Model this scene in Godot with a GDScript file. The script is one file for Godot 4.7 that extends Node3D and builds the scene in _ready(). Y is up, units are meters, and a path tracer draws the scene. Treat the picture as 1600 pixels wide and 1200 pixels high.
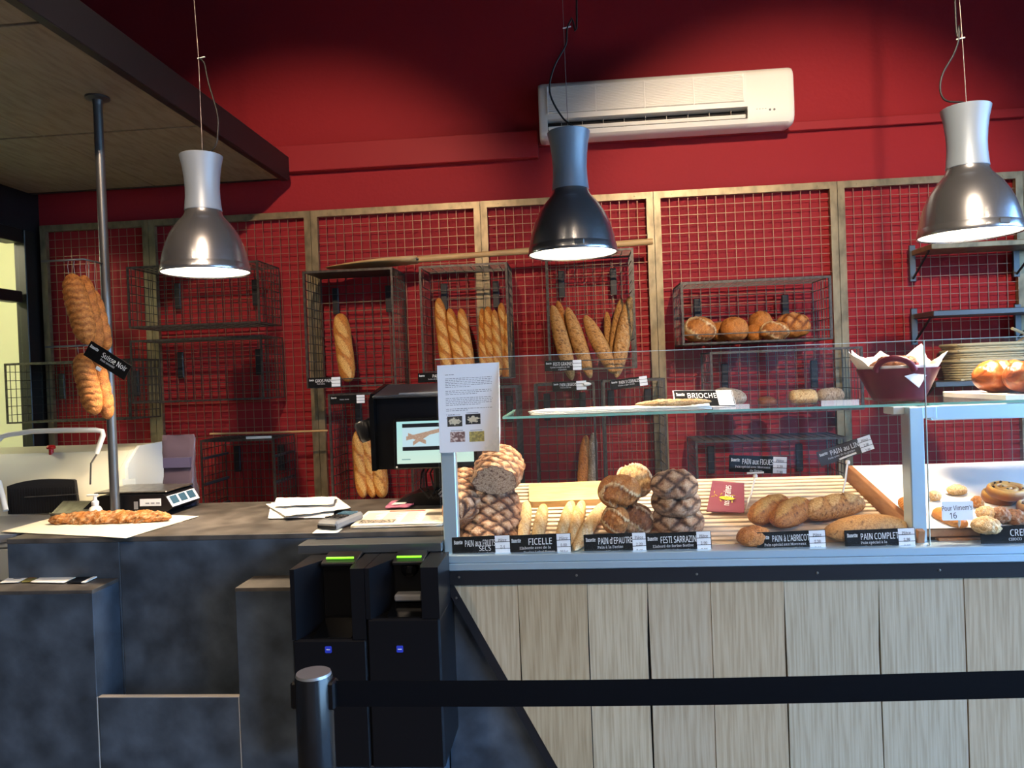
extends Node3D

# A bakery counter: shop front at +z, the red shelf wall at z = 0, metres, y up.

var M := {}
var rng := RandomNumberGenerator.new()
var noise := FastNoiseLite.new()
var fine := FastNoiseLite.new()
var taken := {}
var sans: SystemFont
var serif: SystemFont
const TRAY_N := Vector3(0, 0.9791, 0.2033)


func _ready() -> void:
	# ---- camera
	var cam := Camera3D.new()
	cam.name = "camera"
	cam.position = Vector3(0, 1.5, 4.35)
	cam.rotation_degrees = Vector3(-0.71, 4.71, -2.12)
	cam.fov = 53.13
	cam.near = 0.05
	add_child(cam)
	cam.current = true
	# ---- sky and exposure
	var sky_m := ProceduralSkyMaterial.new()
	sky_m.sky_top_color = Color(0.46, 0.69, 0.97)
	sky_m.sky_horizon_color = Color(0.66, 0.85, 1.0)
	sky_m.ground_bottom_color = Color(0.30, 0.33, 0.36)
	sky_m.ground_horizon_color = Color(0.50, 0.56, 0.62)
	sky_m.sun_angle_max = 0.0
	var sky := Sky.new()
	sky.sky_material = sky_m
	var env := Environment.new()
	env.background_mode = Environment.BG_SKY
	env.sky = sky
	env.background_energy_multiplier = 16.0
	env.tonemap_mode = Environment.TONE_MAPPER_LINEAR
	env.tonemap_exposure = 1.0
	env.sdfgi_enabled = true
	env.ssao_enabled = true
	env.ssil_enabled = true
	var we := WorldEnvironment.new()
	we.name = "environment"
	we.environment = env
	add_child(we)
	# ---- lights of the room: two ceiling spots aimed at the shelf wall, a lamp in the back room
	spot("ceiling_spot_light", Vector3(-0.75, 3.36, 3.45), Vector3(-1.52, 1.96, 0), 24.0, 8.5, Color(1.0, 0.86, 0.72), 0.04)
	spot("ceiling_spot_light", Vector3(0.95, 3.36, 3.45), Vector3(1.22, 1.93, 0), 25.5, 13.5, Color(1.0, 0.89, 0.76), 0.04)
	for x in [-1.7, 0.4, 2.4]:
		spot("downlight", Vector3(x, 4.06, 5.3), Vector3(x, 0, 5.0), 64.0, 8.0, Color(1.0, 0.89, 0.76), 0.09)
	var bl := OmniLight3D.new()
	bl.name = "back_room_light"
	bl.position = Vector3(-4.0, 2.5, 0.7)
	bl.light_color = Color(1.0, 0.96, 0.82)
	bl.light_energy = 1.5
	bl.light_size = 0.1
	bl.omni_range = 12.0
	bl.omni_attenuation = 2.0
	bl.shadow_enabled = true
	add_child(bl)

	rng.seed = 7
	noise.seed = 3
	noise.noise_type = FastNoiseLite.TYPE_SIMPLEX_SMOOTH
	noise.frequency = 1.0
	noise.fractal_octaves = 3
	fine.seed = 11
	fine.noise_type = FastNoiseLite.TYPE_SIMPLEX_SMOOTH
	fine.frequency = 1.0
	fine.fractal_octaves = 2
	sans = SystemFont.new()
	sans.font_names = PackedStringArray(["Droid Sans"])
	serif = SystemFont.new()
	serif.font_names = PackedStringArray(["Droid Serif"])
	serif.font_weight = 700
	make_materials()
	room()
	wall_fittings()
	wall_baskets()
	wall_breads()
	service_counter()
	counter_things()
	showcase()
	case_breads()
	shelf_things()
	barrier()
	pendants()


func spot(called: String, at: Vector3, to: Vector3, half: float, energy: float, col: Color, size: float) -> SpotLight3D:
	var l := SpotLight3D.new()
	l.name = called
	add_child(l, true)
	l.look_at_from_position(at, to, Vector3(0, 0, 1) if absf((to - at).normalized().y) > 0.95 else Vector3.UP)
	l.spot_angle = half
	l.spot_angle_attenuation = 0.6
	l.spot_range = 14.0
	l.spot_attenuation = 2.0
	l.light_energy = energy
	l.light_color = col
	l.light_size = size
	l.shadow_enabled = true
	return l


# ------------------------------------------------------------------ naming
func numbered(n: String) -> String:
	if not taken.has(n):
		taken[n] = 0
		return n
	taken[n] += 1
	return "%s_%03d" % [n, taken[n]]


func tag(o: Node, label: String, category: String, group := "") -> Node:
	o.set_meta("label", label)
	o.set_meta("category", category)
	if group:
		o.set_meta("group", group)
	return o


func thing(called: String, label: String, category: String, at := Vector3.ZERO, group := "") -> Node3D:
	var o := Node3D.new()
	o.name = numbered(called)
	add_child(o)
	o.position = at
	tag(o, label, category, group)
	return o


func world_of(n: Node) -> Transform3D:
	var t := Transform3D()
	while n is Node3D and n != self:
		t = n.transform * t
		n = n.get_parent()
	return t


# a mesh given in world coordinates becomes a part (or sub-part) of parent
func part(called: String, mesh: Mesh, mat: Material, parent: Node = self, xf := Transform3D(), stuff := false) -> MeshInstance3D:
	var o := MeshInstance3D.new()
	o.mesh = mesh
	o.material_override = mat
	o.name = numbered(called) if parent == self else called
	parent.add_child(o, true)
	o.transform = world_of(parent).affine_inverse() * xf
	if stuff:
		o.set_meta("kind", "stuff")
	return o


func setting(called: String, mesh: Mesh, mat: Material) -> MeshInstance3D:
	var o := part(called, mesh, mat)
	o.set_meta("kind", "structure")
	return o


# a thing that is one mesh, with its origin at the middle of its base
func solo(called: String, mesh: Mesh, mat: Material, label: String, category: String, group := "") -> MeshInstance3D:
	var b := mesh.get_aabb()
	var at := Vector3(b.position.x + b.size.x / 2, b.position.y, b.position.z + b.size.z / 2)
	var st := SurfaceTool.new()
	st.append_from(mesh, 0, Transform3D(Basis(), -at))
	var o := part(called, st.commit(), mat, self, Transform3D(Basis(), at))
	tag(o, label, category, group)
	return o


# ------------------------------------------------------------------ shapes
var smooth_id := 1


func mb() -> SurfaceTool:
	var st := SurfaceTool.new()
	st.begin(Mesh.PRIMITIVE_TRIANGLES)
	st.set_smooth_group(-1)
	return st


func done(st: SurfaceTool) -> ArrayMesh:
	st.generate_normals()
	return st.commit()


func face(st: SurfaceTool, p: Array, out: Vector3) -> void:
	var n: Vector3 = (p[1] - p[0]).cross(p[2] - p[0])
	if n.length_squared() < 1e-18 and p.size() > 3:
		n = (p[2] - p[0]).cross(p[3] - p[0])
	var q := p
	if n.dot(out) > 0:
		q = p.duplicate()
		q.reverse()
	for i in range(1, q.size() - 1):
		st.set_uv(Vector2(0, 0))
		st.add_vertex(q[0])
		st.add_vertex(q[i])
		st.add_vertex(q[i + 1])


func box(st: SurfaceTool, c: Vector3, s: Vector3, bev := 0.0, b := Basis()) -> void:
	st.set_smooth_group(-1)
	var h := s / 2
	bev = minf(bev, minf(h.x, minf(h.y, h.z)) * 0.9)
	var v := {}
	for sx in [-1, 1]:
		for sy in [-1, 1]:
			for sz in [-1, 1]:
				v[[sx, sy, sz]] = [
					c + b * Vector3(sx * h.x, sy * (h.y - bev), sz * (h.z - bev)),
					c + b * Vector3(sx * (h.x - bev), sy * h.y, sz * (h.z - bev)),
					c + b * Vector3(sx * (h.x - bev), sy * (h.y - bev), sz * h.z)]
	for s1 in [-1, 1]:
		face(st, [v[[s1, -1, -1]][0], v[[s1, 1, -1]][0], v[[s1, 1, 1]][0], v[[s1, -1, 1]][0]], b * Vector3(s1, 0, 0))
		face(st, [v[[-1, s1, -1]][1], v[[1, s1, -1]][1], v[[1, s1, 1]][1], v[[-1, s1, 1]][1]], b * Vector3(0, s1, 0))
		face(st, [v[[-1, -1, s1]][2], v[[1, -1, s1]][2], v[[1, 1, s1]][2], v[[-1, 1, s1]][2]], b * Vector3(0, 0, s1))
	if bev <= 0.0:
		return
	for s1 in [-1, 1]:
		for s2 in [-1, 1]:
			face(st, [v[[s1, s2, -1]][0], v[[s1, s2, 1]][0], v[[s1, s2, 1]][1], v[[s1, s2, -1]][1]], b * Vector3(s1, s2, 0))
			face(st, [v[[s1, -1, s2]][0], v[[s1, 1, s2]][0], v[[s1, 1, s2]][2], v[[s1, -1, s2]][2]], b * Vector3(s1, 0, s2))
			face(st, [v[[-1, s1, s2]][1], v[[1, s1, s2]][1], v[[1, s1, s2]][2], v[[-1, s1, s2]][2]], b * Vector3(0, s1, s2))
			for s3 in [-1, 1]:
				face(st, v[[s1, s2, s3]], b * Vector3(s1, s2, s3))


func span(st: SurfaceTool, lo: Vector3, hi: Vector3, bev := 0.0) -> void:
	box(st, (lo + hi) / 2, (hi - lo).abs(), bev)


func one_box(lo: Vector3, hi: Vector3, bev := 0.0) -> ArrayMesh:
	var st := mb()
	span(st, lo, hi, bev)
	return done(st)


# a straight bar of square section between two points
func bar(st: SurfaceTool, a: Vector3, c: Vector3, w: float, d := 0.0) -> void:
	if d == 0.0:
		d = w
	var x := (c - a).normalized()
	var ref := Vector3(0, 0, 1) if absf(x.z) < 0.9 else Vector3.UP
	var y := ref.cross(x).normalized()
	box(st, (a + c) / 2, Vector3((c - a).length(), w, d), 0.0, Basis(x, y, x.cross(y)))


func tube(st: SurfaceTool, pts: Array, r, n := 8) -> void:
	smooth_id += 1
	st.set_smooth_group(smooth_id)
	var rings := []
	var prev := Vector3.ZERO
	for i in pts.size():
		var d: Vector3 = (pts[mini(i + 1, pts.size() - 1)] - pts[maxi(i - 1, 0)]).normalized()
		var u: Vector3
		if i == 0:
			u = d.cross(Vector3.UP if absf(d.y) < 0.9 else Vector3(1, 0, 0)).normalized()
		else:
			u = (prev - d * prev.dot(d)).normalized()
		prev = u
		var w := d.cross(u)
		var rr: float = r[i] if r is Array else r
		var ring := []
		for k in n:
			var a := TAU * k / n
			ring.append(pts[i] + (u * cos(a) + w * sin(a)) * rr)
		rings.append(ring)
	for i in pts.size() - 1:
		for k in n:
			var k2 := (k + 1) % n
			var mid: Vector3 = (rings[i][k] + rings[i][k2] + rings[i + 1][k] + rings[i + 1][k2]) / 4 - (pts[i] + pts[i + 1]) / 2
			face(st, [rings[i][k], rings[i][k2], rings[i + 1][k2], rings[i + 1][k]], mid)
	st.set_smooth_group(-1)
	face(st, rings[0], pts[0] - pts[1])
	face(st, rings[-1], pts[-1] - pts[-2])


func lathe(st: SurfaceTool, at: Vector3, prof: Array, n := 40, b := Basis(), split := 0.6) -> void:
	smooth_id += 1
	st.set_smooth_group(smooth_id)
	for i in prof.size() - 1:
		var p: Vector2 = prof[i]
		var q: Vector2 = prof[i + 1]
		if i > 0:
			var o: Vector2 = prof[i - 1]
			if absf((p - o).angle_to(q - p)) > split:
				smooth_id += 1
				st.set_smooth_group(smooth_id)
		var e := q - p
		var no := Vector2(e.y, -e.x)
		for k in n:
			var a := TAU * k / n
			var c := TAU * (k + 1) / n
			var pa := Vector3(cos(a), 0, sin(a))
			var pc := Vector3(cos(c), 0, sin(c))
			var m := (pa + pc) / 2
			var quad := [at + b * (pa * p.x + Vector3.UP * p.y), at + b * (pc * p.x + Vector3.UP * p.y), at + b * (pc * q.x + Vector3.UP * q.y), at + b * (pa * q.x + Vector3.UP * q.y)]
			if p.x < 1e-6:
				quad = [quad[0], quad[2], quad[3]]
			elif q.x < 1e-6:
				quad = [quad[0], quad[1], quad[2]]
			face(st, quad, b * (m * no.x + Vector3.UP * no.y))


# poly in the xy plane of xf, from z0 to z1
func prism(st: SurfaceTool, poly: PackedVector2Array, z0: float, z1: float, xf := Transform3D(), smooth_angle := 0.0) -> void:
	var ids := Geometry2D.triangulate_polygon(poly)
	st.set_smooth_group(-1)
	for i in range(0, ids.size(), 3):
		for z in [z0, z1]:
			var t := []
			for k in 3:
				t.append(xf * Vector3(poly[ids[i + k]].x, poly[ids[i + k]].y, z))
			face(st, t, xf.basis * Vector3(0, 0, 1 if z == maxf(z0, z1) else -1))
	var turn := 1.0 if Geometry2D.is_polygon_clockwise(poly) else -1.0
	var n := poly.size()
	if smooth_angle > 0.0:
		smooth_id += 1
		st.set_smooth_group(smooth_id)
	for i in n:
		var p := poly[i]
		var q := poly[(i + 1) % n]
		if smooth_angle > 0.0 and absf((p - poly[(i + n - 1) % n]).angle_to(q - p)) > smooth_angle:
			smooth_id += 1
			st.set_smooth_group(smooth_id)
		var o := Vector2(-(q - p).y, (q - p).x) * turn
		face(st, [xf * Vector3(p.x, p.y, z0), xf * Vector3(q.x, q.y, z0), xf * Vector3(q.x, q.y, z1), xf * Vector3(p.x, p.y, z1)], xf.basis * Vector3(o.x, o.y, 0))


func round_rect(w: float, h: float, r: float, n := 5) -> PackedVector2Array:
	var p := PackedVector2Array()
	for c in [[w / 2 - r, h / 2 - r, 0.0], [-w / 2 + r, h / 2 - r, 0.25], [-w / 2 + r, -h / 2 + r, 0.5], [w / 2 - r, -h / 2 + r, 0.75]]:
		for i in n + 1:
			var a: float = TAU * (c[2] + 0.25 * i / n)
			p.append(Vector2(c[0] + r * cos(a), c[1] + r * sin(a)))
	return p


# rows of points joined into a skin; wrap closes each row on itself, the first and last rows may be capped
func skin(rows: Array, cols = null, wrap := true, cap := false) -> ArrayMesh:
	var nu := rows.size()
	var nv: int = rows[0].size()
	var v := PackedVector3Array()
	var c := PackedColorArray()
	var uv := PackedVector2Array()
	for i in nu:
		for j in nv:
			v.append(rows[i][j])
			uv.append(Vector2(float(i) / (nu - 1), float(j) / nv))
			if cols != null:
				c.append(cols[i][j])
	var idx := PackedInt32Array()
	for i in nu - 1:
		for j in (nv if wrap else nv - 1):
			var a := i * nv + j
			var b := i * nv + (j + 1) % nv
			idx.append_array([a, b, b + nv, a, b + nv, a + nv])
	if cap:
		for e in [0, nu - 1]:
			for j in range(1, nv - 1):
				idx.append_array([e * nv, e * nv + j + 1, e * nv + j] if e == 0 else [e * nv, e * nv + j, e * nv + j + 1])
	var vol := 0.0
	var mid := Vector3.ZERO
	for p in v:
		mid += p
	mid /= v.size()
	for i in range(0, idx.size(), 3):
		vol += (v[idx[i]] - mid).dot((v[idx[i + 1]] - mid).cross(v[idx[i + 2]] - mid))
	var norm := PackedVector3Array()
	norm.resize(v.size())
	for i in range(0, idx.size(), 3):
		if vol > 0:   # clockwise seen from outside
			var t := idx[i + 1]
			idx[i + 1] = idx[i + 2]
			idx[i + 2] = t
		var f := (v[idx[i + 2]] - v[idx[i]]).cross(v[idx[i + 1]] - v[idx[i]])
		for k in 3:
			norm[idx[i + k]] += f
	for i in norm.size():
		norm[i] = norm[i].normalized() if norm[i].length_squared() > 1e-20 else Vector3.UP
	var a := []
	a.resize(Mesh.ARRAY_MAX)
	a[Mesh.ARRAY_VERTEX] = v
	a[Mesh.ARRAY_NORMAL] = norm
	a[Mesh.ARRAY_TEX_UV] = uv
	if cols != null:
		a[Mesh.ARRAY_COLOR] = c
	a[Mesh.ARRAY_INDEX] = idx
	var m := ArrayMesh.new()
	m.add_surface_from_arrays(Mesh.PRIMITIVE_TRIANGLES, a)
	return m


# a thin sheet (paper, cloth): four corners, waves and lifted corners, with a real thickness
func sheet(c00: Vector3, c10: Vector3, c11: Vector3, c01: Vector3, thick: float, wave := 0.0, wl := 0.15, sd := 0.0, lift = null) -> ArrayMesh:
	var nu := 14
	var nv := 14
	var n := (c10 - c00).cross(c01 - c00).normalized()
	if n.y < 0 or (absf(n.y) < 0.01 and n.z < 0):
		n = -n
	var rows := []
	for i in nu + 1:
		var top := []
		var bot := []
		for j in nv + 1:
			var s := float(i) / nu
			var t := float(j) / nv
			var p := c00.lerp(c10, s).lerp(c01.lerp(c11, s), t)
			var d := wave * (0.5 + 0.5 * noise.get_noise_3d(p.x / wl + sd, p.y / wl, p.z / wl))
			if lift != null:
				d += lift.call(s, t)
			top.append(p + n * (d + thick))
			bot.append(p + n * d)
		bot.reverse()
		rows.append(top + bot)
	return skin(rows, null, true, true)


func text(parent: Node, s: String, cap: float, xf: Transform3D, mat: Material, squeeze := 1.0, f: Font = null, called := "lettering", width := 0.0, deep := 0.0006) -> MeshInstance3D:
	var t := TextMesh.new()
	t.text = s
	t.font = f if f else sans
	t.font_size = 24
	t.pixel_size = cap / (0.72 * 24)
	t.depth = deep
	t.curve_step = 2.0
	if width > 0.0:
		squeeze = minf(squeeze, width / (t.font.get_string_size(s, HORIZONTAL_ALIGNMENT_LEFT, -1, 24).x * t.pixel_size))
	return part(called, t, mat, parent, xf * Transform3D(Basis.from_scale(Vector3(squeeze, 1, 1)), Vector3.ZERO))


func lin(r: float, g: float, b: float) -> Color:
	return Color8(int(r), int(g), int(b)).srgb_to_linear()


# ------------------------------------------------------------------ materials
func noise_tex(freq: float, ramp: Array, octaves := 4, size := 512, warp := 0.0, sd := 1, kind := FastNoiseLite.TYPE_SIMPLEX_SMOOTH) -> NoiseTexture2D:
	var n := FastNoiseLite.new()
	n.seed = sd
	n.noise_type = kind
	n.frequency = freq
	n.fractal_octaves = octaves
	if warp > 0:
		n.domain_warp_enabled = true
		n.domain_warp_amplitude = warp
		n.domain_warp_frequency = freq * 0.6
	var t := NoiseTexture2D.new()
	t.width = size
	t.height = size
	t.seamless = true
	t.noise = n
	if ramp.size():
		var g := Gradient.new()
		g.offsets = PackedFloat32Array(ramp.map(func(e): return e[0]))
		g.colors = PackedColorArray(ramp.map(func(e): return e[1]))
		t.color_ramp = g
	return t


func mat(called: String, col: Color, rough: float, metal := 0.0, tex: Texture2D = null, sc := Vector3.ONE, bump: Texture2D = null, bump_cm := 0.1, in_world := false) -> StandardMaterial3D:
	var m := StandardMaterial3D.new()
	m.resource_name = called
	m.albedo_color = col
	m.roughness = rough
	m.metallic = metal
	if tex or bump:
		m.uv1_triplanar = true
		m.uv1_world_triplanar = in_world
		m.uv1_scale = sc
		m.albedo_texture = tex
		if bump:
			m.heightmap_enabled = true
			m.heightmap_texture = bump
			m.heightmap_scale = bump_cm
	M[called] = m
	return m


func glow(called: String, col: Color, energy: float) -> StandardMaterial3D:
	var m := mat(called, col, 0.4)
	m.emission_enabled = true
	m.emission = col
	m.emission_energy_multiplier = energy
	return m


func g8(v: float) -> Color:
	return Color8(int(v), int(v), int(v))


func make_materials() -> void:
	var clouds := noise_tex(0.006, [[0.0, g8(150)], [0.45, g8(205)], [1.0, g8(255)]], 5)
	var grit := noise_tex(0.06, [], 4, 512, 0.0, 5)
	var grain := noise_tex(0.010, [[0.0, Color8(204, 194, 180)], [0.35, Color8(230, 223, 212)], [0.6, Color8(244, 239, 231)], [1.0, Color8(255, 253, 249)]], 5, 1024, 14.0, 9)
	var streak := noise_tex(0.03, [[0.0, g8(120)], [0.5, g8(215)], [1.0, g8(255)]], 4, 512, 8.0, 21)
	var wear := noise_tex(0.012, [[0.0, g8(170)], [0.5, g8(225)], [1.0, g8(255)]], 4, 512, 0.0, 33)
	mat("red_paint", Color8(146, 38, 45), 0.62, 0.0, null, Vector3(0.9, 0.9, 0.9), grit, 0.1)
	mat("red_trim", Color8(148, 40, 47), 0.55).metallic_specular = 0.3
	M.red_paint.metallic_specular = 0.25
	mat("white_plaster", Color8(138, 130, 124), 0.8)
	mat("dark_ceiling", Color8(62, 52, 52), 0.85)
	mat("floor_tile", Color8(96, 92, 88), 0.45, 0.0, clouds, Vector3(0.7, 0.7, 0.7))
	mat("pale_wall", Color8(214, 216, 178), 0.7)
	mat("pavement", Color8(112, 110, 106), 0.9, 0.0, clouds, Vector3(0.3, 0.3, 0.3))
	mat("raw_steel", Color8(158, 143, 112), 0.42, 0.5, wear, Vector3(2, 1, 2))
	mat("mesh_wire", Color8(142, 112, 92), 0.45, 0.5)
	mat("basket_steel", Color8(92, 88, 84), 0.42, 0.65, wear, Vector3(6, 6, 6))
	mat("black_steel", Color8(34, 34, 38), 0.45, 0.35)
	mat("black_frame", Color8(14, 14, 14), 0.45)
	mat("dark_grey_steel", Color8(96, 98, 100), 0.4, 0.7)
	mat("concrete", Color8(82, 94, 108), 0.38, 0.0, clouds, Vector3(1.6, 1.6, 1.6), grit, 0.02)
	mat("worktop", Color8(98, 92, 87), 0.42, 0.0, clouds, Vector3(2.2, 2.2, 2.2), grit, 0.02)
	mat("edge_trim", Color8(176, 168, 158), 0.4)
	for i in 5:
		var c: Color = [Color8(184, 171, 146), Color8(182, 171, 149), Color8(188, 177, 153), Color8(178, 163, 135), Color8(184, 177, 157)][i]
		var m := mat("oak_%d" % i, c, 0.55, 0.0, grain, Vector3(8.5, 0.32, 8.5), streak, 0.04)
		m.uv1_offset = Vector3(i * 0.37, i * 0.21, i * 0.13)
	mat("canopy_oak", Color8(142, 130, 114), 0.6, 0.0, grain, Vector3(2.6, 2.6, 0.5), streak, 0.05)
	mat("slat_wood", Color8(244, 226, 204), 0.5, 0.0, grain, Vector3(0.8, 6, 6))
	mat("board_wood", Color8(236, 206, 150), 0.5, 0.0, grain, Vector3(0.8, 6, 6))
	mat("peel_wood", Color8(206, 172, 122), 0.5, 0.0, grain, Vector3(0.6, 8, 8))
	mat("tray_side", Color8(158, 112, 74), 0.5, 0.0, grain, Vector3(4, 4, 1))
	mat("blue_aluminium", Color8(208, 234, 248), 0.32, 0.75)
	mat("seam", Color8(70, 88, 100), 0.6)
	mat("ac_white", Color8(244, 240, 230), 0.4)
	mat("ac_grey", Color8(186, 180, 168), 0.45)
	mat("dark_void", Color8(26, 24, 24), 0.7)
	mat("lamp_neck", Color8(136, 150, 166), 0.42, 0.25)
	mat("lamp_metal", Color8(166, 169, 176), 0.25, 0.9)
	mat("lamp_inside", Color8(240, 238, 232), 0.4)
	mat("black_cable", Color8(22, 20, 20), 0.5)
	mat("wire_silver", Color8(150, 140, 136), 0.4, 0.6)
	glow("lamp_glow", Color8(255, 240, 214), 6.0)
	glow("spot_glow", Color8(255, 236, 205), 4.0)
	var gl := mat("clear_glass", Color(0.93, 0.98, 0.96, 0.004), 0.03)
	gl.transparency = BaseMaterial3D.TRANSPARENCY_ALPHA
	gl.metallic_specular = 0.3
	var ge := mat("glass_edge", Color8(120, 176, 160), 0.12)
	ge.metallic_specular = 0.7
	mat("glass_edge_bright", Color8(216, 232, 226), 0.2)
	mat("paper", Color8(240, 238, 232), 0.7)
	mat("paper_warm", Color8(232, 222, 202), 0.75)
	mat("paper_blue", Color8(234, 240, 248), 0.6)
	mat("cloth_white", Color8(244, 242, 238), 0.8)
	mat("slate", Color8(20, 20, 21), 0.6, 0.0, wear, Vector3(9, 9, 9)).metallic_specular = 0.25
	mat("slate_brown", Color8(42, 32, 28), 0.6)
	mat("chalk", Color8(226, 226, 222), 0.8)
	mat("chalk_dim", Color8(176, 176, 174), 0.8)
	mat("ink", Color8(34, 34, 44), 0.7)
	mat("ink_grey", Color8(118, 122, 130), 0.7)
	mat("price_card", Color8(226, 230, 232), 0.5)
	mat("clear_plastic", Color8(226, 222, 214), 0.2)
	mat("black_plastic", Color8(15, 16, 20), 0.32).metallic_specular = 0.35
	mat("black_gloss", Color8(9, 10, 12), 0.18).metallic_specular = 0.35
	mat("grey_plastic", Color8(120, 122, 126), 0.4)
	mat("roof_grey", Color8(58, 61, 66), 0.4)
	mat("cream_enamel", Color8(212, 206, 184), 0.38)
	mat("pale_enamel", Color8(196, 204, 206), 0.38)
	mat("white_tube", Color8(226, 224, 216), 0.35)
	mat("red_plastic", Color8(196, 26, 26), 0.35)
	mat("steel", Color8(176, 170, 160), 0.3, 0.9, wear, Vector3(4, 4, 4))
	mat("display_blue", Color8(60, 92, 112), 0.2)
	mat("badge_blue", Color8(44, 62, 190), 0.3)
	glow("led_green", Color8(120, 235, 40), 1.6)
	mat("burgundy_tub", Color8(90, 14, 38), 0.35).metallic_specular = 0.35
	mat("burgundy_paper", Color8(128, 62, 76), 0.6)
	mat("yellow_ink", Color8(226, 206, 50), 0.7)
	mat("wicker", Color8(240, 224, 176), 0.6, 0.0, streak, Vector3(30, 30, 30))
	mat("violet_print", Color8(66, 62, 88), 0.4)
	var bag := mat("violet_film", Color8(68, 58, 70), 0.25)
	bag.rim_enabled = true
	bag.rim = 0.3
	mat("pink_print", Color8(196, 120, 150), 0.5)
	mat("magazine_olive", Color8(126, 118, 62), 0.5)
	mat("post_black", Color8(20, 21, 24), 0.25)
	mat("post_cap", Color8(150, 152, 154), 0.35, 0.6)
	mat("belt_web", Color8(7, 9, 15), 0.7, 0.0, null, Vector3(80, 80, 80), grit, 0.03).metallic_specular = 0.2
	var speck := noise_tex(0.03, [[0.0, Color8(150, 126, 104)], [0.4, Color8(226, 216, 204)], [0.7, g8(255)], [1.0, g8(255)]], 5, 512, 6.0, 51)
	var crust := mat("crust", Color.WHITE, 0.6, 0.0, speck, Vector3(9, 9, 9), grit, 0.3)
	crust.vertex_color_use_as_albedo = true
	var glossy := mat("glossy_crust", Color.WHITE, 0.3, 0.0, null, Vector3(8, 8, 8), grit, 0.08)
	glossy.vertex_color_use_as_albedo = true
	printed()


func printed() -> void:
	# a notice: heading, paragraphs, four small photographs
	var im := Image.create(256, 360, false, Image.FORMAT_RGB8)
	im.fill(Color8(238, 242, 248))
	var r := RandomNumberGenerator.new()
	r.seed = 4
	var y := 40
	for block in [1, 6, 3, 5, 2, 1, 1]:
		for k in block:
			var x := 32
			var last: bool = k == block - 1
			var end := (70 if block == 1 else 120 + r.randi() % 60) if last else 222 + r.randi() % 8
			while x < end:
				var w := 4 + r.randi() % 12
				im.fill_rect(Rect2i(x, y, mini(w, end - x), 2), Color8(120, 124, 132))
				x += w + 3
			y += 7
		y += 9
	for p in [[36, 212, 0], [112, 206, 1], [46, 276, 2], [126, 278, 3]]:
		var base: Color = [Color8(60, 56, 50), Color8(34, 34, 36), Color8(120, 88, 84), Color8(150, 140, 90)][p[2]]
		im.fill_rect(Rect2i(p[0] + 4, p[1] - 6, 50, 2), Color8(120, 124, 132))
		for yy in 42:
			for xx in 62:
				var v := noise.get_noise_3d(xx / 14.0, yy / 12.0, p[2] * 7.0)
				var c := base
				if p[2] < 2:
					var d := Vector2((xx - 31) / 26.0, (yy - 21) / 15.0).length() + v * 0.6
					c = base.lerp(Color8(216, 206, 178), clampf((1.0 - d) * 4.0, 0.0, 1.0))
				else:
					c = base.lerp(Color8(224, 206, 196) if p[2] == 2 else Color8(196, 180, 104), clampf(0.5 + v * 1.6, 0.0, 1.0))
				im.set_pixel(p[0] + xx, p[1] + yy, c)
	var m := mat("notice_print", Color.WHITE, 0.6)
	m.albedo_texture = ImageTexture.create_from_image(im)
	# the till's customer screen: a picture of bread sticks on a pale ground
	var sc := Image.create(160, 144, false, Image.FORMAT_RGB8)
	for yy in 144:
		for xx in 160:
			sc.set_pixel(xx, yy, Color8(176, 232, 232).lerp(Color8(214, 240, 222), yy / 144.0))
	sc.fill_rect(Rect2i(12, 8, 84, 92), Color8(196, 226, 236))
	sc.fill_rect(Rect2i(12, 8, 84, 13), Color8(20, 24, 30))
	sc.fill_rect(Rect2i(12, 87, 84, 13), Color8(20, 24, 30))
	for k in 3:
		var a: Vector2 = [Vector2(20, 58), Vector2(34, 76), Vector2(24, 46)][k]
		var b: Vector2 = [Vector2(90, 34), Vector2(66, 44), Vector2(60, 72)][k]
		for i in 90:
			var p := a.lerp(b, i / 89.0)
			for oy in range(-6, 7):
				var yy := clampi(int(p.y) + oy, 0, 143)
				sc.set_pixel(int(p.x), yy, Color8(150, 116, 98).lerp(Color8(210, 184, 160), 0.5 + 0.5 * noise.get_noise_2d(p.x / 5.0, yy / 3.0)))
	sc.fill_rect(Rect2i(118, 22, 42, 46), Color8(70, 74, 170))
	for k in 4:
		sc.fill_rect(Rect2i(122, 28 + k * 9, 34, 3), Color8(206, 214, 246))
	sc.fill_rect(Rect2i(104, 76, 56, 1), Color8(150, 170, 180))
	sc.fill_rect(Rect2i(10, 128, 18, 3), Color8(120, 160, 160))
	var s := mat("till_screen", Color8(10, 10, 10), 0.15)
	s.emission_enabled = true
	s.emission_texture = ImageTexture.create_from_image(sc)
	s.emission = Color.WHITE
	s.emission_operator = BaseMaterial3D.EMISSION_OP_MULTIPLY
	s.emission_energy_multiplier = 0.95
	# newspaper
	var nw := Image.create(256, 160, false, Image.FORMAT_RGB8)
	nw.fill(Color8(226, 216, 196))
	for col in 4:
		for row in 26:
			if row < 4:
				continue
			nw.fill_rect(Rect2i(10 + col * 61, 8 + row * 5, 30 + r.randi() % 24, 2), Color8(120, 112, 104))
	nw.fill_rect(Rect2i(70, 6, 110, 14), Color8(176, 60, 56))
	nw.fill_rect(Rect2i(190, 40, 56, 34), Color8(84, 78, 72))
	nw.fill_rect(Rect2i(14, 104, 100, 34), Color8(92, 84, 76))
	for k in 60:
		nw.fill_rect(Rect2i(16 + r.randi() % 90, 106 + r.randi() % 26, 5, 4), Color8(170, 156, 138))
	var nm := mat("newsprint", Color.WHITE, 0.75)
	nm.albedo_texture = ImageTexture.create_from_image(nw)


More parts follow.
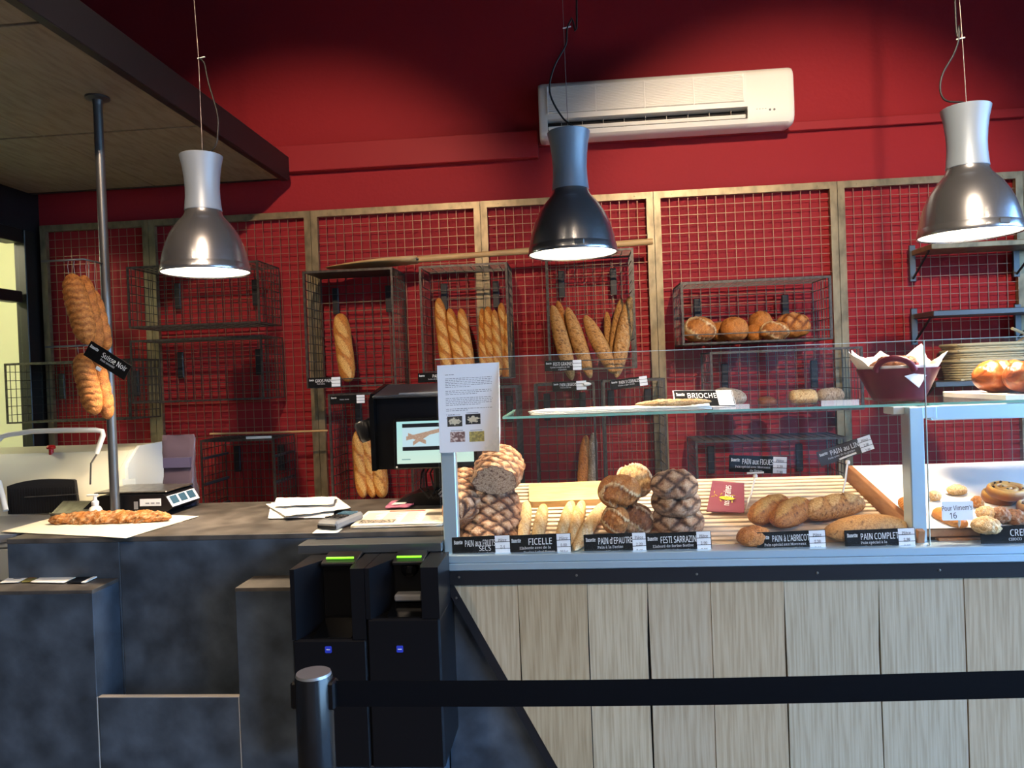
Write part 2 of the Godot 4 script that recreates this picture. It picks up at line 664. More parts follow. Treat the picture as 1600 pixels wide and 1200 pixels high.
# a flat print with uv 0..1: c00 top corner at the start of the text, towards its end, downwards
func print_quad(o: Vector3, along: Vector3, down: Vector3) -> ArrayMesh:
	var st := SurfaceTool.new()
	st.begin(Mesh.PRIMITIVE_TRIANGLES)
	var n := down.cross(along).normalized()
	var p := [o, o + along, o + along + down, o + down]
	var t := [Vector2(0, 0), Vector2(1, 0), Vector2(1, 1), Vector2(0, 1)]
	for i in [0, 1, 2, 0, 2, 3]:
		st.set_normal(n)
		st.set_uv(t[i])
		st.add_vertex(p[i])
	return st.commit()


# ------------------------------------------------------------------ the room
func room() -> void:
	setting("floor", one_box(Vector3(-3.3, -0.1, -0.15), Vector3(3.75, 0, 7.55)), M.floor_tile)
	setting("ceiling", one_box(Vector3(-3.3, 4.15, -0.15), Vector3(3.75, 4.25, 7.55)), M.dark_ceiling)
	setting("wall_back", one_box(Vector3(-3.3, 0, -0.15), Vector3(3.75, 4.15, 0)), M.red_paint)
	var st := mb()
	span(st, Vector3(-3.2, 0, 0), Vector3(-3.15, 4.15, 0.13))
	span(st, Vector3(-3.2, 2.44, 0.13), Vector3(-3.15, 4.15, 1.1))
	span(st, Vector3(-3.2, 0, 1.1), Vector3(-3.15, 4.15, 7.4))
	setting("wall_left", done(st), M.black_steel)
	st = mb()
	span(st, Vector3(3.6, 0, 0), Vector3(3.75, 4.15, 1.2))
	span(st, Vector3(3.6, 0, 6.4), Vector3(3.75, 4.15, 7.4))
	span(st, Vector3(3.6, 0, 1.2), Vector3(3.75, 0.15, 6.4))
	span(st, Vector3(3.6, 2.95, 1.2), Vector3(3.75, 4.15, 6.4))
	setting("wall_right", done(st), M.white_plaster)
	st = mb()
	span(st, Vector3(-3.3, 0, 7.4), Vector3(1.5, 4.15, 7.55))
	span(st, Vector3(2.7, 0, 7.4), Vector3(3.75, 4.15, 7.55))
	span(st, Vector3(1.5, 0, 7.4), Vector3(2.7, 0.4, 7.55))
	span(st, Vector3(1.5, 2.5, 7.4), Vector3(2.7, 4.15, 7.55))
	setting("wall_front", done(st), M.white_plaster)
	# shop windows behind and beside the camera
	for w in 2:
		st = mb()
		var side := w == 0
		var lo := 1.2 if side else 1.5
		var hi := 6.4 if side else 2.7
		var yb := 0.15 if side else 0.4
		var yt := 2.95 if side else 2.5
		for k in 4:
			var u := lerpf(lo + 0.03, hi - 0.03, k / 3.0)
			if side:
				span(st, Vector3(3.64, yb, u - 0.03), Vector3(3.7, yt, u + 0.03), 0.004)
			else:
				span(st, Vector3(u - 0.03, yb, 7.44), Vector3(u + 0.03, yt, 7.5), 0.004)
		for y in [yb + 0.03, yt - 0.03]:
			if side:
				span(st, Vector3(3.64, y - 0.03, lo), Vector3(3.7, y + 0.03, hi), 0.004)
			else:
				span(st, Vector3(lo, y - 0.03, 7.44), Vector3(hi, y + 0.03, 7.5), 0.004)
		var f := setting("window_%d" % (w + 1), done(st), M.black_frame)
		part("pane", one_box(Vector3(3.665, yb, lo), Vector3(3.671, yt, hi)) if side else one_box(Vector3(lo, yb, 7.466), Vector3(hi, yt, 7.472)), M.clear_glass, f)
	st = mb()
	span(st, Vector3(3.75, -0.14, -6), Vector3(22, -0.1, 24))
	span(st, Vector3(-14, -0.14, 7.55), Vector3(3.75, -0.1, 24))
	setting("pavement_outside", done(st), M.pavement)
	st = mb()
	span(st, Vector3(-16, -0.1, 19), Vector3(14, 9.0, 22))
	setting("wall_across_street", done(st), M.pavement)
	# glazed door to the lit back room
	st = mb()
	span(st, Vector3(-3.205, 0, 0.06), Vector3(-3.135, 2.44, 0.15), 0.004)
	span(st, Vector3(-3.24, 0, 1.0), Vector3(-3.135, 2.44, 1.1), 0.004)
	span(st, Vector3(-3.24, 2.36, 0.165), Vector3(-3.135, 2.44, 1.0), 0.004)
	span(st, Vector3(-3.22, Vector3(-3.150, 2.048, 0.294).y - 0.03, 0.165), Vector3(-3.15, Vector3(-3.150, 2.048, 0.294).y + 0.035, 1.0), 0.004)
	span(st, Vector3(-3.22, 0, 0.165), Vector3(-3.15, 0.3, 1.0), 0.004)
	var door := setting("door_1", done(st), M.black_frame)
	part("pane", one_box(Vector3(-3.172, 0.3, 0.165), Vector3(-3.166, 2.36, 1.0)), M.clear_glass, door)
	st = mb()
	tube(st, [Vector3(-3.12, 0.98, 0.95), Vector3(-3.09, 0.98, 0.95), Vector3(-3.09, 1.12, 0.95), Vector3(-3.12, 1.12, 0.95)], 0.009)
	part("door_handle", done(st), M.steel, door)
	st = mb()
	span(st, Vector3(-5.3, -0.1, -0.9), Vector3(-3.2, 0, 2.3))
	span(st, Vector3(-5.3, 2.8, -0.9), Vector3(-3.2, 2.9, 2.3))
	span(st, Vector3(-5.3, 0, -0.9), Vector3(-5.2, 2.8, 2.3))
	span(st, Vector3(-5.2, 0, -0.9), Vector3(-3.2, 2.8, -0.8))
	span(st, Vector3(-5.2, 0, 2.2), Vector3(-3.2, 2.8, 2.3))
	setting("wall_back_room", done(st), M.pale_wall)
	st = mb()
	lathe(st, Vector3(-4.0, 2.5, 0.7), [Vector2(0, -0.07), Vector2(0.05, -0.05), Vector2(0.07, 0), Vector2(0.05, 0.05), Vector2(0, 0.07)], 16)
	part("lamp_globe", done(st), M.spot_glow, get_node("wall_back_room"))
	# painted service trunking along the back wall
	setting("trim_1", one_box(Vector3(Vector3(-1.684, 2.869, 0.050).x, Vector3(-0.852, 2.706, 0.050).y, 0), Vector3(Vector3(-0.159, 2.850, 0.050).x, Vector3(-0.846, 2.857, 0.050).y, 0.055), 0.004), M.red_trim)
	setting("trim_2", one_box(Vector3(Vector3(-0.156, 2.767, 0.030).x, Vector3(1.640, 2.771, 0.030).y, 0), Vector3(3.6, Vector3(1.641, 2.819, 0.030).y, 0.035), 0.003), M.red_trim)
	# downlights and the two ceiling spots
	for x in [-1.7, 0.4, 2.4]:
		st = mb()
		lathe(st, Vector3(x, 4.08, 5.3), [Vector2(0, 0.07), Vector2(0.1, 0.07), Vector2(0.12, 0.0), Vector2(0.1, 0.0), Vector2(0.095, 0.04), Vector2(0, 0.04)], 24)
		var dl := part("downlight", done(st), M.white_tube, get_node("ceiling"))
		st = mb()
		lathe(st, Vector3(x, 4.085, 5.3), [Vector2(0, 0.008), Vector2(0.094, 0.008), Vector2(0.094, 0), Vector2(0, 0)], 24)
		part("lamp_lens", done(st), M.spot_glow, dl)
	for p in [[Vector3(-0.75, 3.36, 3.45), Vector3(-1.52, 1.96, 0)], [Vector3(0.95, 3.36, 3.45), Vector3(1.22, 1.93, 0)]]:
		var d: Vector3 = (p[1] - p[0]).normalized()
		var x := d.cross(Vector3.UP).normalized()
		var b := Basis(x, -d, x.cross(-d))
		st = mb()
		lathe(st, p[0] - d * 0.02, [Vector2(0, 0.16), Vector2(0.045, 0.15), Vector2(0.05, 0.0), Vector2(0.044, 0.0), Vector2(0.042, 0.03)], 20, b)
		tube(st, [p[0] - d * 0.1 + Vector3(0, 0.03, 0), Vector3((p[0] - d * 0.1).x, 4.15, (p[0] - d * 0.1).z)], 0.012)
		var s := part("ceiling_spot", done(st), M.black_steel, get_node("ceiling"))
		st = mb()
		lathe(st, p[0] - d * 0.03, [Vector2(0.0, 0.004), Vector2(0.04, 0.004), Vector2(0.04, 0), Vector2(0, 0)], 20, b)
		part("lamp_lens", done(st), M.spot_glow, s)
	canopy()


func canopy() -> void:
	var h := 2.66
	var t := thing("canopy", "dark-edged timber canopy with oak boards hung above the till and slicer", "canopy", Vector3(-2.4, h, 1.3))
	var joints := [0.09, Vector3(-1.629, 2.660, 1.028).z, Vector3(-1.673, 2.660, 2.047).z, 2.75]
	for k in 3:
		var cells := [-3.14, -2.37, -1.625]
		for c in 2:
			part("plank", one_box(Vector3(cells[c] + 0.002, h, joints[k] + 0.007), Vector3(cells[c + 1] - 0.002, h + 0.02, joints[k + 1] - 0.007), 0.002), M.canopy_oak, t)
	var st := mb()
	span(st, Vector3(-3.14, h + 0.02, 0.09), Vector3(-1.6, h + 0.12, 2.75))
	part("deck", done(st), M.black_frame, t)
	st = mb()
	span(st, Vector3(-1.625, h - 0.012, 0.08), Vector3(-1.585, h + 0.13, 2.78), 0.003)
	part("fascia", done(st), M.black_steel, t)
	part("fascia", one_box(Vector3(-3.14, h - 0.012, 2.75), Vector3(-1.585, h + 0.13, 2.78), 0.003), M.black_steel, t)
	part("fascia", one_box(Vector3(-3.14, h - 0.0, 0.06), Vector3(-1.585, h + 0.13, 0.09), 0.003), M.black_steel, t)


# ------------------------------------------------------------------ things fixed to the wall
func wall_fittings() -> void:
	var posts := [-3.12, -2.449, -1.478, -0.498, 0.465, 1.45, 2.408, 3.38]
	var which := ["nearest the glazed door", "behind the two empty shallow baskets", "behind the single fat loaf", "behind the seeded baguettes", "behind the golden round loaves", "behind the bracket shelves", "past the bracket shelves"]
	for k in 7:
		var x0: float = posts[k] + 0.0015
		var x1: float = posts[k + 1] - 0.0015
		var y1 := 2.48
		var y0 := 0.12
		var t := thing("mesh_panel", "raw steel framed wire mesh panel on red wall " + which[k], "mesh panel", Vector3((x0 + x1) / 2, y0, 0.03), "mesh panels along the red wall")
		var w := 0.037
		for e in 4:
			var poly: PackedVector2Array
			match e:
				0: poly = PackedVector2Array([Vector2(x0, y1), Vector2(x1, y1), Vector2(x1 - w, y1 - w), Vector2(x0 + w, y1 - w)])
				1: poly = PackedVector2Array([Vector2(x0, y0), Vector2(x1, y0), Vector2(x1 - w, y0 + w), Vector2(x0 + w, y0 + w)])
				2: poly = PackedVector2Array([Vector2(x0, y0), Vector2(x0, y1), Vector2(x0 + w, y1 - w), Vector2(x0 + w, y0 + w)])
				3: poly = PackedVector2Array([Vector2(x1, y0), Vector2(x1, y1), Vector2(x1 - w, y1 - w), Vector2(x1 - w, y0 + w)])
			var st := mb()
			prism(st, poly, 0.018, 0.046)
			if e < 2:
				for sx in [x0 + 0.1, x1 - 0.1]:
					lathe(st, Vector3(sx, (y1 if e == 0 else y0) + (-w if e == 0 else w) * 0.5, 0.046), [Vector2(0.005, 0), Vector2(0.004, 0.002), Vector2(0, 0.0025)], 8, Basis(Vector3(1, 0, 0), Vector3(0, 0, 1), Vector3(0, -1, 0)))
			part("frame_bar", done(st), M.raw_steel, t)
		var wm := mb()
		var n := int(round((x1 - x0 - 2 * w) / 0.05))
		for i in range(1, n):
			var x := lerpf(x0 + w, x1 - w, float(i) / n)
			bar(wm, Vector3(x, y0 + w * 0.5, 0.034), Vector3(x, y1 - w * 0.5, 0.034), 0.0026)
		var m := int(round((y1 - y0 - 2 * w) / 0.05))
		for i in range(1, m):
			var y := lerpf(y0 + w, y1 - w, float(i) / m)
			bar(wm, Vector3(x0 + w * 0.5, y, 0.0374), Vector3(x1 - w * 0.5, y, 0.0368), 0.0026)
		part("wire_grid", done(wm), M.mesh_wire, t, Transform3D(), true)
	air_conditioner()
	peel()
	bracket_shelves()
	# thin wooden stick on the low basket and the violet plastic bag beside it
	var st2 := mb()
	tube(st2, [Vector3(-2.026, 1.233, 0.250), Vector3(-1.690, 1.230, 0.250), Vector3(-1.358, 1.230, 0.250)], 0.006)
	solo("wooden_stick", done(st2), M.peel_wood, "thin wooden stick lying along the top of the low basket beside the violet bag", "stick")


func air_conditioner() -> void:
	var x0 := -0.144
	var x1 := 1.198
	var y0 := 2.765
	var y1 := 3.078
	var xo := 0.955
	var t := thing("air_conditioner", "white wall-mounted air conditioner with slatted grille above the mesh panels", "air conditioner", Vector3((x0 + x1) / 2, y0, 0.1))
	var xf := Transform3D(Basis(Vector3(0, 0, 1), Vector3(0, 1, 0), Vector3(1, 0, 0)), Vector3.ZERO)
	var head := [Vector2(0, y1 - 0.01), Vector2(0.1, y1), Vector2(0.14, y1 - 0.004), Vector2(0.168, y1 - 0.014), Vector2(0.186, y1 - 0.032), Vector2(0.194, y1 - 0.055), Vector2(0.2, y0 + 0.16), Vector2(0.2, y0 + 0.098)]
	var foot := [Vector2(0.196, y0 + 0.036), Vector2(0.186, y0 + 0.014), Vector2(0.165, y0 + 0.003), Vector2(0.14, y0), Vector2(0, y0 + 0.012)]
	var full := PackedVector2Array(head + foot)
	var notched := PackedVector2Array(head + [Vector2(0.11, y0 + 0.098), Vector2(0.1, y0 + 0.036)] + foot)
	var st := mb()
	prism(st, full, x0 + 0.03, x0 + 0.045, xf, 0.5)
	prism(st, notched, x0 + 0.045, xo, xf, 0.5)
	prism(st, full, xo, x1 - 0.03, xf, 0.5)
	# rounded ends
	for e in 2:
		for k in 4:
			var a0 := PI / 2 * k / 4.0
			var a1 := PI / 2 * (k + 1) / 4.0
			var quad := []
			for a in [a0, a1]:
				var s := 1.0 - 0.1 * (1.0 - cos(a))
				var c := Vector2(0.09, (y0 + y1) / 2)
				var row := []
				for p in full:
					row.append((p - c) * Vector2(s, 1.0 - 0.06 * (1.0 - cos(a))) + c)
				quad.append([row, (x0 + 0.03 - 0.03 * sin(a)) if e == 0 else (x1 - 0.03 + 0.03 * sin(a))])
			for i in full.size():
				var j := (i + 1) % full.size()
				var q := [Vector3(quad[0][1], quad[0][0][i].y, quad[0][0][i].x), Vector3(quad[0][1], quad[0][0][j].y, quad[0][0][j].x), Vector3(quad[1][1], quad[1][0][j].y, quad[1][0][j].x), Vector3(quad[1][1], quad[1][0][i].y, quad[1][0][i].x)]
				face(st, q, (q[0] + q[2]) / 2 - Vector3((x0 + x1) / 2, (y0 + y1) / 2, 0.09))
			if k == 3:
				var cap := []
				for p in quad[1][0]:
					cap.append(Vector3(quad[1][1], p.y, p.x))
				face(st, cap, Vector3(-1 if e == 0 else 1, 0, 0))
	part("casing", done(st), M.ac_white, t)
	part("air_slot", one_box(Vector3(x0 + 0.046, y0 + 0.038, 0.112), Vector3(xo - 0.001, y0 + 0.096, 0.135)), M.dark_void, t)
	st = mb()
	box(st, Vector3((x0 + xo) / 2 + 0.02, y0 + 0.052, 0.185), Vector3(xo - x0 - 0.056, 0.02, 0.012), 0.004, Basis(Vector3(1, 0, 0), 0.5))
	part("louvre", done(st), M.ac_white, t)
	st = mb()
	for k in 9:
		span(st, Vector3(lerpf(x0 + 0.12, xo - 0.08, k / 8.0) - 0.001, y0 + 0.045, 0.14), Vector3(lerpf(x0 + 0.12, xo - 0.08, k / 8.0) + 0.001, y0 + 0.092, 0.17))
	part("vane", done(st), M.ac_grey, t, Transform3D(), true)
	st = mb()
	span(st, Vector3(x0 + 0.05, y0 + 0.125, 0.19), Vector3(xo - 0.02, y1 - 0.045, 0.2025))
	part("grille_backing", done(st), M.ac_grey, t)
	st = mb()
	for k in 16:
		var y := lerpf(y0 + 0.132, y1 - 0.05, k / 15.0)
		span(st, Vector3(x0 + 0.05, y - 0.0038, 0.198), Vector3(xo - 0.02, y + 0.0038, 0.2085), 0.001)
	part("grille_slat", done(st), M.ac_white, t, Transform3D(), true)
	for k in 5:
		var x := lerpf(x0 + 0.05, xo - 0.02, k / 4.0)
		part("grille_divider", one_box(Vector3(x - 0.004, y0 + 0.125, 0.198), Vector3(x + 0.004, y1 - 0.044, 0.2095), 0.001), M.ac_white, t)
	for k in 2:
		st = mb()
		lathe(st, Vector3(1.07 + k * 0.022, y0 + 0.075, 0.199), [Vector2(0.006, 0), Vector2(0.005, 0.003), Vector2(0, 0.003)], 12, Basis(Vector3(1, 0, 0), Vector3(0, 0, 1), Vector3(0, -1, 0)))
		part("button", done(st), M.dark_grey_steel, t)
	for k in 4:
		part("indicator", one_box(Vector3(1.0 + k * 0.015, y0 + 0.08, 0.198), Vector3(1.006 + k * 0.015, y0 + 0.083, 0.201)), M.ac_grey, t)


func peel() -> void:
	var a := Vector3(-1.338, 2.131, 0.200)
	var b := Vector3(-0.836, 2.135, 0.200)
	var c := Vector3(0.438, 2.168, 0.200)
	a.y = 2.112
	var t := thing("baker_peel", "long wooden oven peel lying across the tops of the three tall baskets", "peel", Vector3(b.x, a.y, 0.2))
	var rows := []
	for i in 15:
		var s := i / 14.0
		var p := a.lerp(b, s)
		var hw := 0.02 + 0.11 * pow(sin(PI * clampf(s * 0.62 + 0.02, 0, 1)), 0.7) * (1.0 - pow(s, 5.0) * 0.8)
		var th := 0.003 + 0.016 * s
		var ring := []
		for k in 12:
			var g := TAU * k / 12
			ring.append(p + Vector3(0, 0.012 + signf(sin(g)) * pow(absf(sin(g)), 0.6) * th, signf(cos(g)) * pow(absf(cos(g)), 0.6) * hw))
		rows.append(ring)
	part("blade", skin(rows, null, true, true), M.peel_wood, t)
	var st := mb()
	var n := 12
	var pts := []
	var rad := []
	for i in n + 1:
		pts.append(b.lerp(c, i / float(n)) + Vector3(0, 0.012, 0))
		rad.append(0.0165 + 0.0015 * sin(i * 1.3))
	tube(st, pts, rad, 14)
	part("handle", done(st), M.peel_wood, t)
	for k in 2:
		st = mb()
		lathe(st, b + Vector3(-0.065 + k * 0.07, 0.012, 0.02 + 0.012 * (1 - k) + 0.012), [Vector2(0.007, -0.03), Vector2(0.007, 0.004), Vector2(0.005, 0.007), Vector2(0, 0.008)], 10, Basis(Vector3(1, 0, 0), Vector3(0, 0, 1), Vector3(0, -1, 0)))
		part("rivet", done(st), M.dark_grey_steel, t)


func bracket_shelves() -> void:
	var tops := [Vector3(1.796, 2.084, 0.290).y, Vector3(1.792, 1.744, 0.290).y, Vector3(1.800, 1.383, 0.290).y]
	var names := ["highest of three grey bracket shelves on the mesh panel beneath the pendant lamp", "middle grey bracket shelf, empty, above the stacked wicker baskets", "lowest grey bracket shelf carrying the stacked wicker baskets"]
	for k in 3:
		var y: float = tops[k]
		var xa := Vector3(1.826, 2.122, 0.050).x
		var xb := Vector3(2.356, 2.095, 0.050).x
		var t := thing("bracket_shelf", names[k], "shelf", Vector3((xa + xb) / 2, y - 0.17, 0.15), "bracket shelves on the mesh")
		part("board", one_box(Vector3(xa - 0.005, y - 0.028, 0.06), Vector3(xb + 0.1, y, 0.29), 0.003), M.dark_grey_steel if k > 0 else M.raw_steel, t)
		for x in [xa, xb]:
			var st := mb()
			span(st, Vector3(x - 0.016, y - 0.165, 0.046), Vector3(x + 0.016, y + 0.03, 0.06), 0.002)
			part("upright", done(st), M.dark_grey_steel, t)
			st = mb()
			bar(st, Vector3(x, y - 0.15, 0.058), Vector3(x, y - 0.03, 0.25), 0.008)
			part("brace", done(st), M.black_steel, t)
	# three wicker trays, one inside the other
	var wl := ["bottom, deepest wicker tray of the stack on the bracket shelf", "middle wicker tray of the stack on the bracket shelf", "top wicker tray of the stack, its plaited handle sticking up"]
	var cx := 2.11
	for k in 3:
		var y: float = tops[2] + [0.0, 0.105, 0.142][k]
		var h: float = [0.1, 0.045, 0.04][k]
		var t := thing("wicker_tray", wl[k], "basket", Vector3(cx, y, 0.18), "stacked wicker trays")
		var weave := mb()
		var rows := 7 if k == 0 else 3
		for r in rows + 1:
			var s := r / float(rows)
			var pts := []
			for i in 57:
				var a := TAU * i / 56
				var ex := signf(cos(a)) * pow(absf(cos(a)), 0.5)
				var ez := signf(sin(a)) * pow(absf(sin(a)), 0.5)
				var wob := 0.0025 * (1 if (i + r) % 2 == 0 else -1)
				pts.append(Vector3(cx + ex * (0.165 + 0.015 * s + wob), y + 0.006 + (h - 0.012) * s, 0.18 + ez * (0.1 + 0.01 * s + wob)))
			tube(weave, pts, 0.0065 if k == 0 else 0.006, 5)
		part("weave", done(weave), M.wicker, t, Transform3D(), true)
		var rim := mb()
		var rp := []
		for i in 49:
			var a := TAU * i / 48
			rp.append(Vector3(cx + signf(cos(a)) * pow(absf(cos(a)), 0.5) * 0.185, y + h, 0.18 + signf(sin(a)) * pow(absf(sin(a)), 0.5) * 0.113))
		tube(rim, rp, 0.009, 6)
		part("rim", done(rim), M.wicker, t)
		part("base", one_box(Vector3(cx - 0.155, y + 0.001, 0.09), Vector3(cx + 0.155, y + 0.008, 0.27)), M.wicker, t)
		part("liner", sheet(Vector3(cx - 0.17, y + h - 0.002, 0.08), Vector3(cx + 0.17, y + h - 0.002, 0.08), Vector3(cx + 0.17, y + h - 0.004, 0.28), Vector3(cx - 0.17, y + h - 0.004, 0.28), 0.003, 0.01, 0.08), M.cloth_white, t)
		var hm := mb()
		var up := 0.075 if k == 2 else 0.012
		tube(hm, [Vector3(cx + 0.185, y + h, 0.15), Vector3(cx + 0.17 + 0.02 * k, y + h + up * 0.55, 0.2), Vector3(cx + (0.11 if k == 2 else 0.19), y + h + up, 0.25)], 0.008, 6)
		part("handle", done(hm), M.wicker, t)


# ------------------------------------------------------------------ wire baskets
func wire_box(label: String, tl: Vector3, br: Vector3, zb := 0.055, top := "mesh", bottom := true, rail := 0.0, runners := 0, back := true) -> Node3D:
	var x0 := tl.x
	var x1 := br.x
	var y1 := tl.y
	var y0 := br.y
	var zf := tl.z
	var t := thing("wire_basket", label, "wire basket", Vector3((x0 + x1) / 2, y0, (zf + zb) / 2), "black wire baskets hung on the mesh panels")
	var st := mb()
	var w := 0.012
	span(st, Vector3(x0, y0, zf - 0.004), Vector3(x0 + w, y1, zf))
	span(st, Vector3(x1 - w, y0, zf - 0.004), Vector3(x1, y1, zf))
	span(st, Vector3(x0 + w, y1 - w, zf - 0.004), Vector3(x1 - w, y1, zf))
	span(st, Vector3(x0 + w, y0, zf - 0.004), Vector3(x1 - w, y0 + w * 0.8, zf))
	for x in [x0 + 0.003, x1 - 0.003]:
		for y in [y0 + 0.003, y1 - 0.003]:
			bar(st, Vector3(x, y, zb), Vector3(x, y, zf - 0.004), 0.006)
		bar(st, Vector3(x, y0, zb), Vector3(x, y1, zb), 0.006)
	for y in [y0 + 0.003, y1 - 0.003]:
		bar(st, Vector3(x0, y, zb), Vector3(x1, y, zb), 0.006)
	part("frame", done(st), M.basket_steel, t)
	st = mb()
	var r := 0.003
	var nx := maxi(2, int(round((x1 - x0) / 0.05)))
	var ny := maxi(2, int(round((y1 - y0) / 0.05)))
	var nz := maxi(2, int(round((zf - zb) / 0.042)))
	for i in range(1, ny):
		var y := lerpf(y0, y1, float(i) / ny)
		for x in [x0 + 0.004, x1 - 0.004]:
			bar(st, Vector3(x, y, zb), Vector3(x, y, zf), r)
		if back:
			bar(st, Vector3(x0, y, zb + 0.003), Vector3(x1, y, zb + 0.003), r)
	for i in range(1, nz):
		var z := lerpf(zb, zf, float(i) / nz)
		for x in [x0 + 0.001, x1 - 0.001]:
			bar(st, Vector3(x, y0, z), Vector3(x, y1, z), r)
		for y in [[y0 + 0.004, bottom], [y1 - 0.004, top == "mesh"]]:
			if y[1]:
				bar(st, Vector3(x0, y[0], z), Vector3(x1, y[0], z), r)
	for i in range(1, nx):
		var x := lerpf(x0, x1, float(i) / nx)
		if back:
			bar(st, Vector3(x, y0, zb), Vector3(x, y1, zb), r)
		for y in [[y0 + 0.001, bottom], [y1 - 0.001, top == "mesh"]]:
			if y[1]:
				bar(st, Vector3(x, y[0], zb), Vector3(x, y[0], zf), r)
	part("wire_grid", done(st), M.basket_steel, t, Transform3D(), true)
	if top == "plate":
		part("top_plate", one_box(Vector3(x0 + 0.006, y1 - 0.008, zb), Vector3(x1 - 0.006, y1 + 0.001, zf - 0.006), 0.002), M.basket_steel, t)
	if rail > 0.0:
		st = mb()
		bar(st, Vector3(x0 + 0.005, y0 + rail, zf + 0.002), Vector3(x1 - 0.005, y0 + rail, zf + 0.002), 0.006)
		part("front_rail", done(st), M.basket_steel, t)
	for k in runners:
		var y := y1 - 0.1 - k * 0.14
		for x in [x0 + 0.012, x1 - 0.012]:
			part("runner", one_box(Vector3(x - 0.008, y - 0.006, zb), Vector3(x + 0.008, y + 0.006, zf - 0.01)), M.dark_grey_steel, t)
	for x in [lerpf(x0, x1, 0.17), lerpf(x0, x1, 0.8)]:
		part("hook", one_box(Vector3(x - 0.018, y1 - 0.21 if y1 - y0 > 0.3 else y1 - 0.14, 0.04), Vector3(x + 0.018, y1 - 0.06, zb + 0.003), 0.003), M.black_steel, t)
	return t


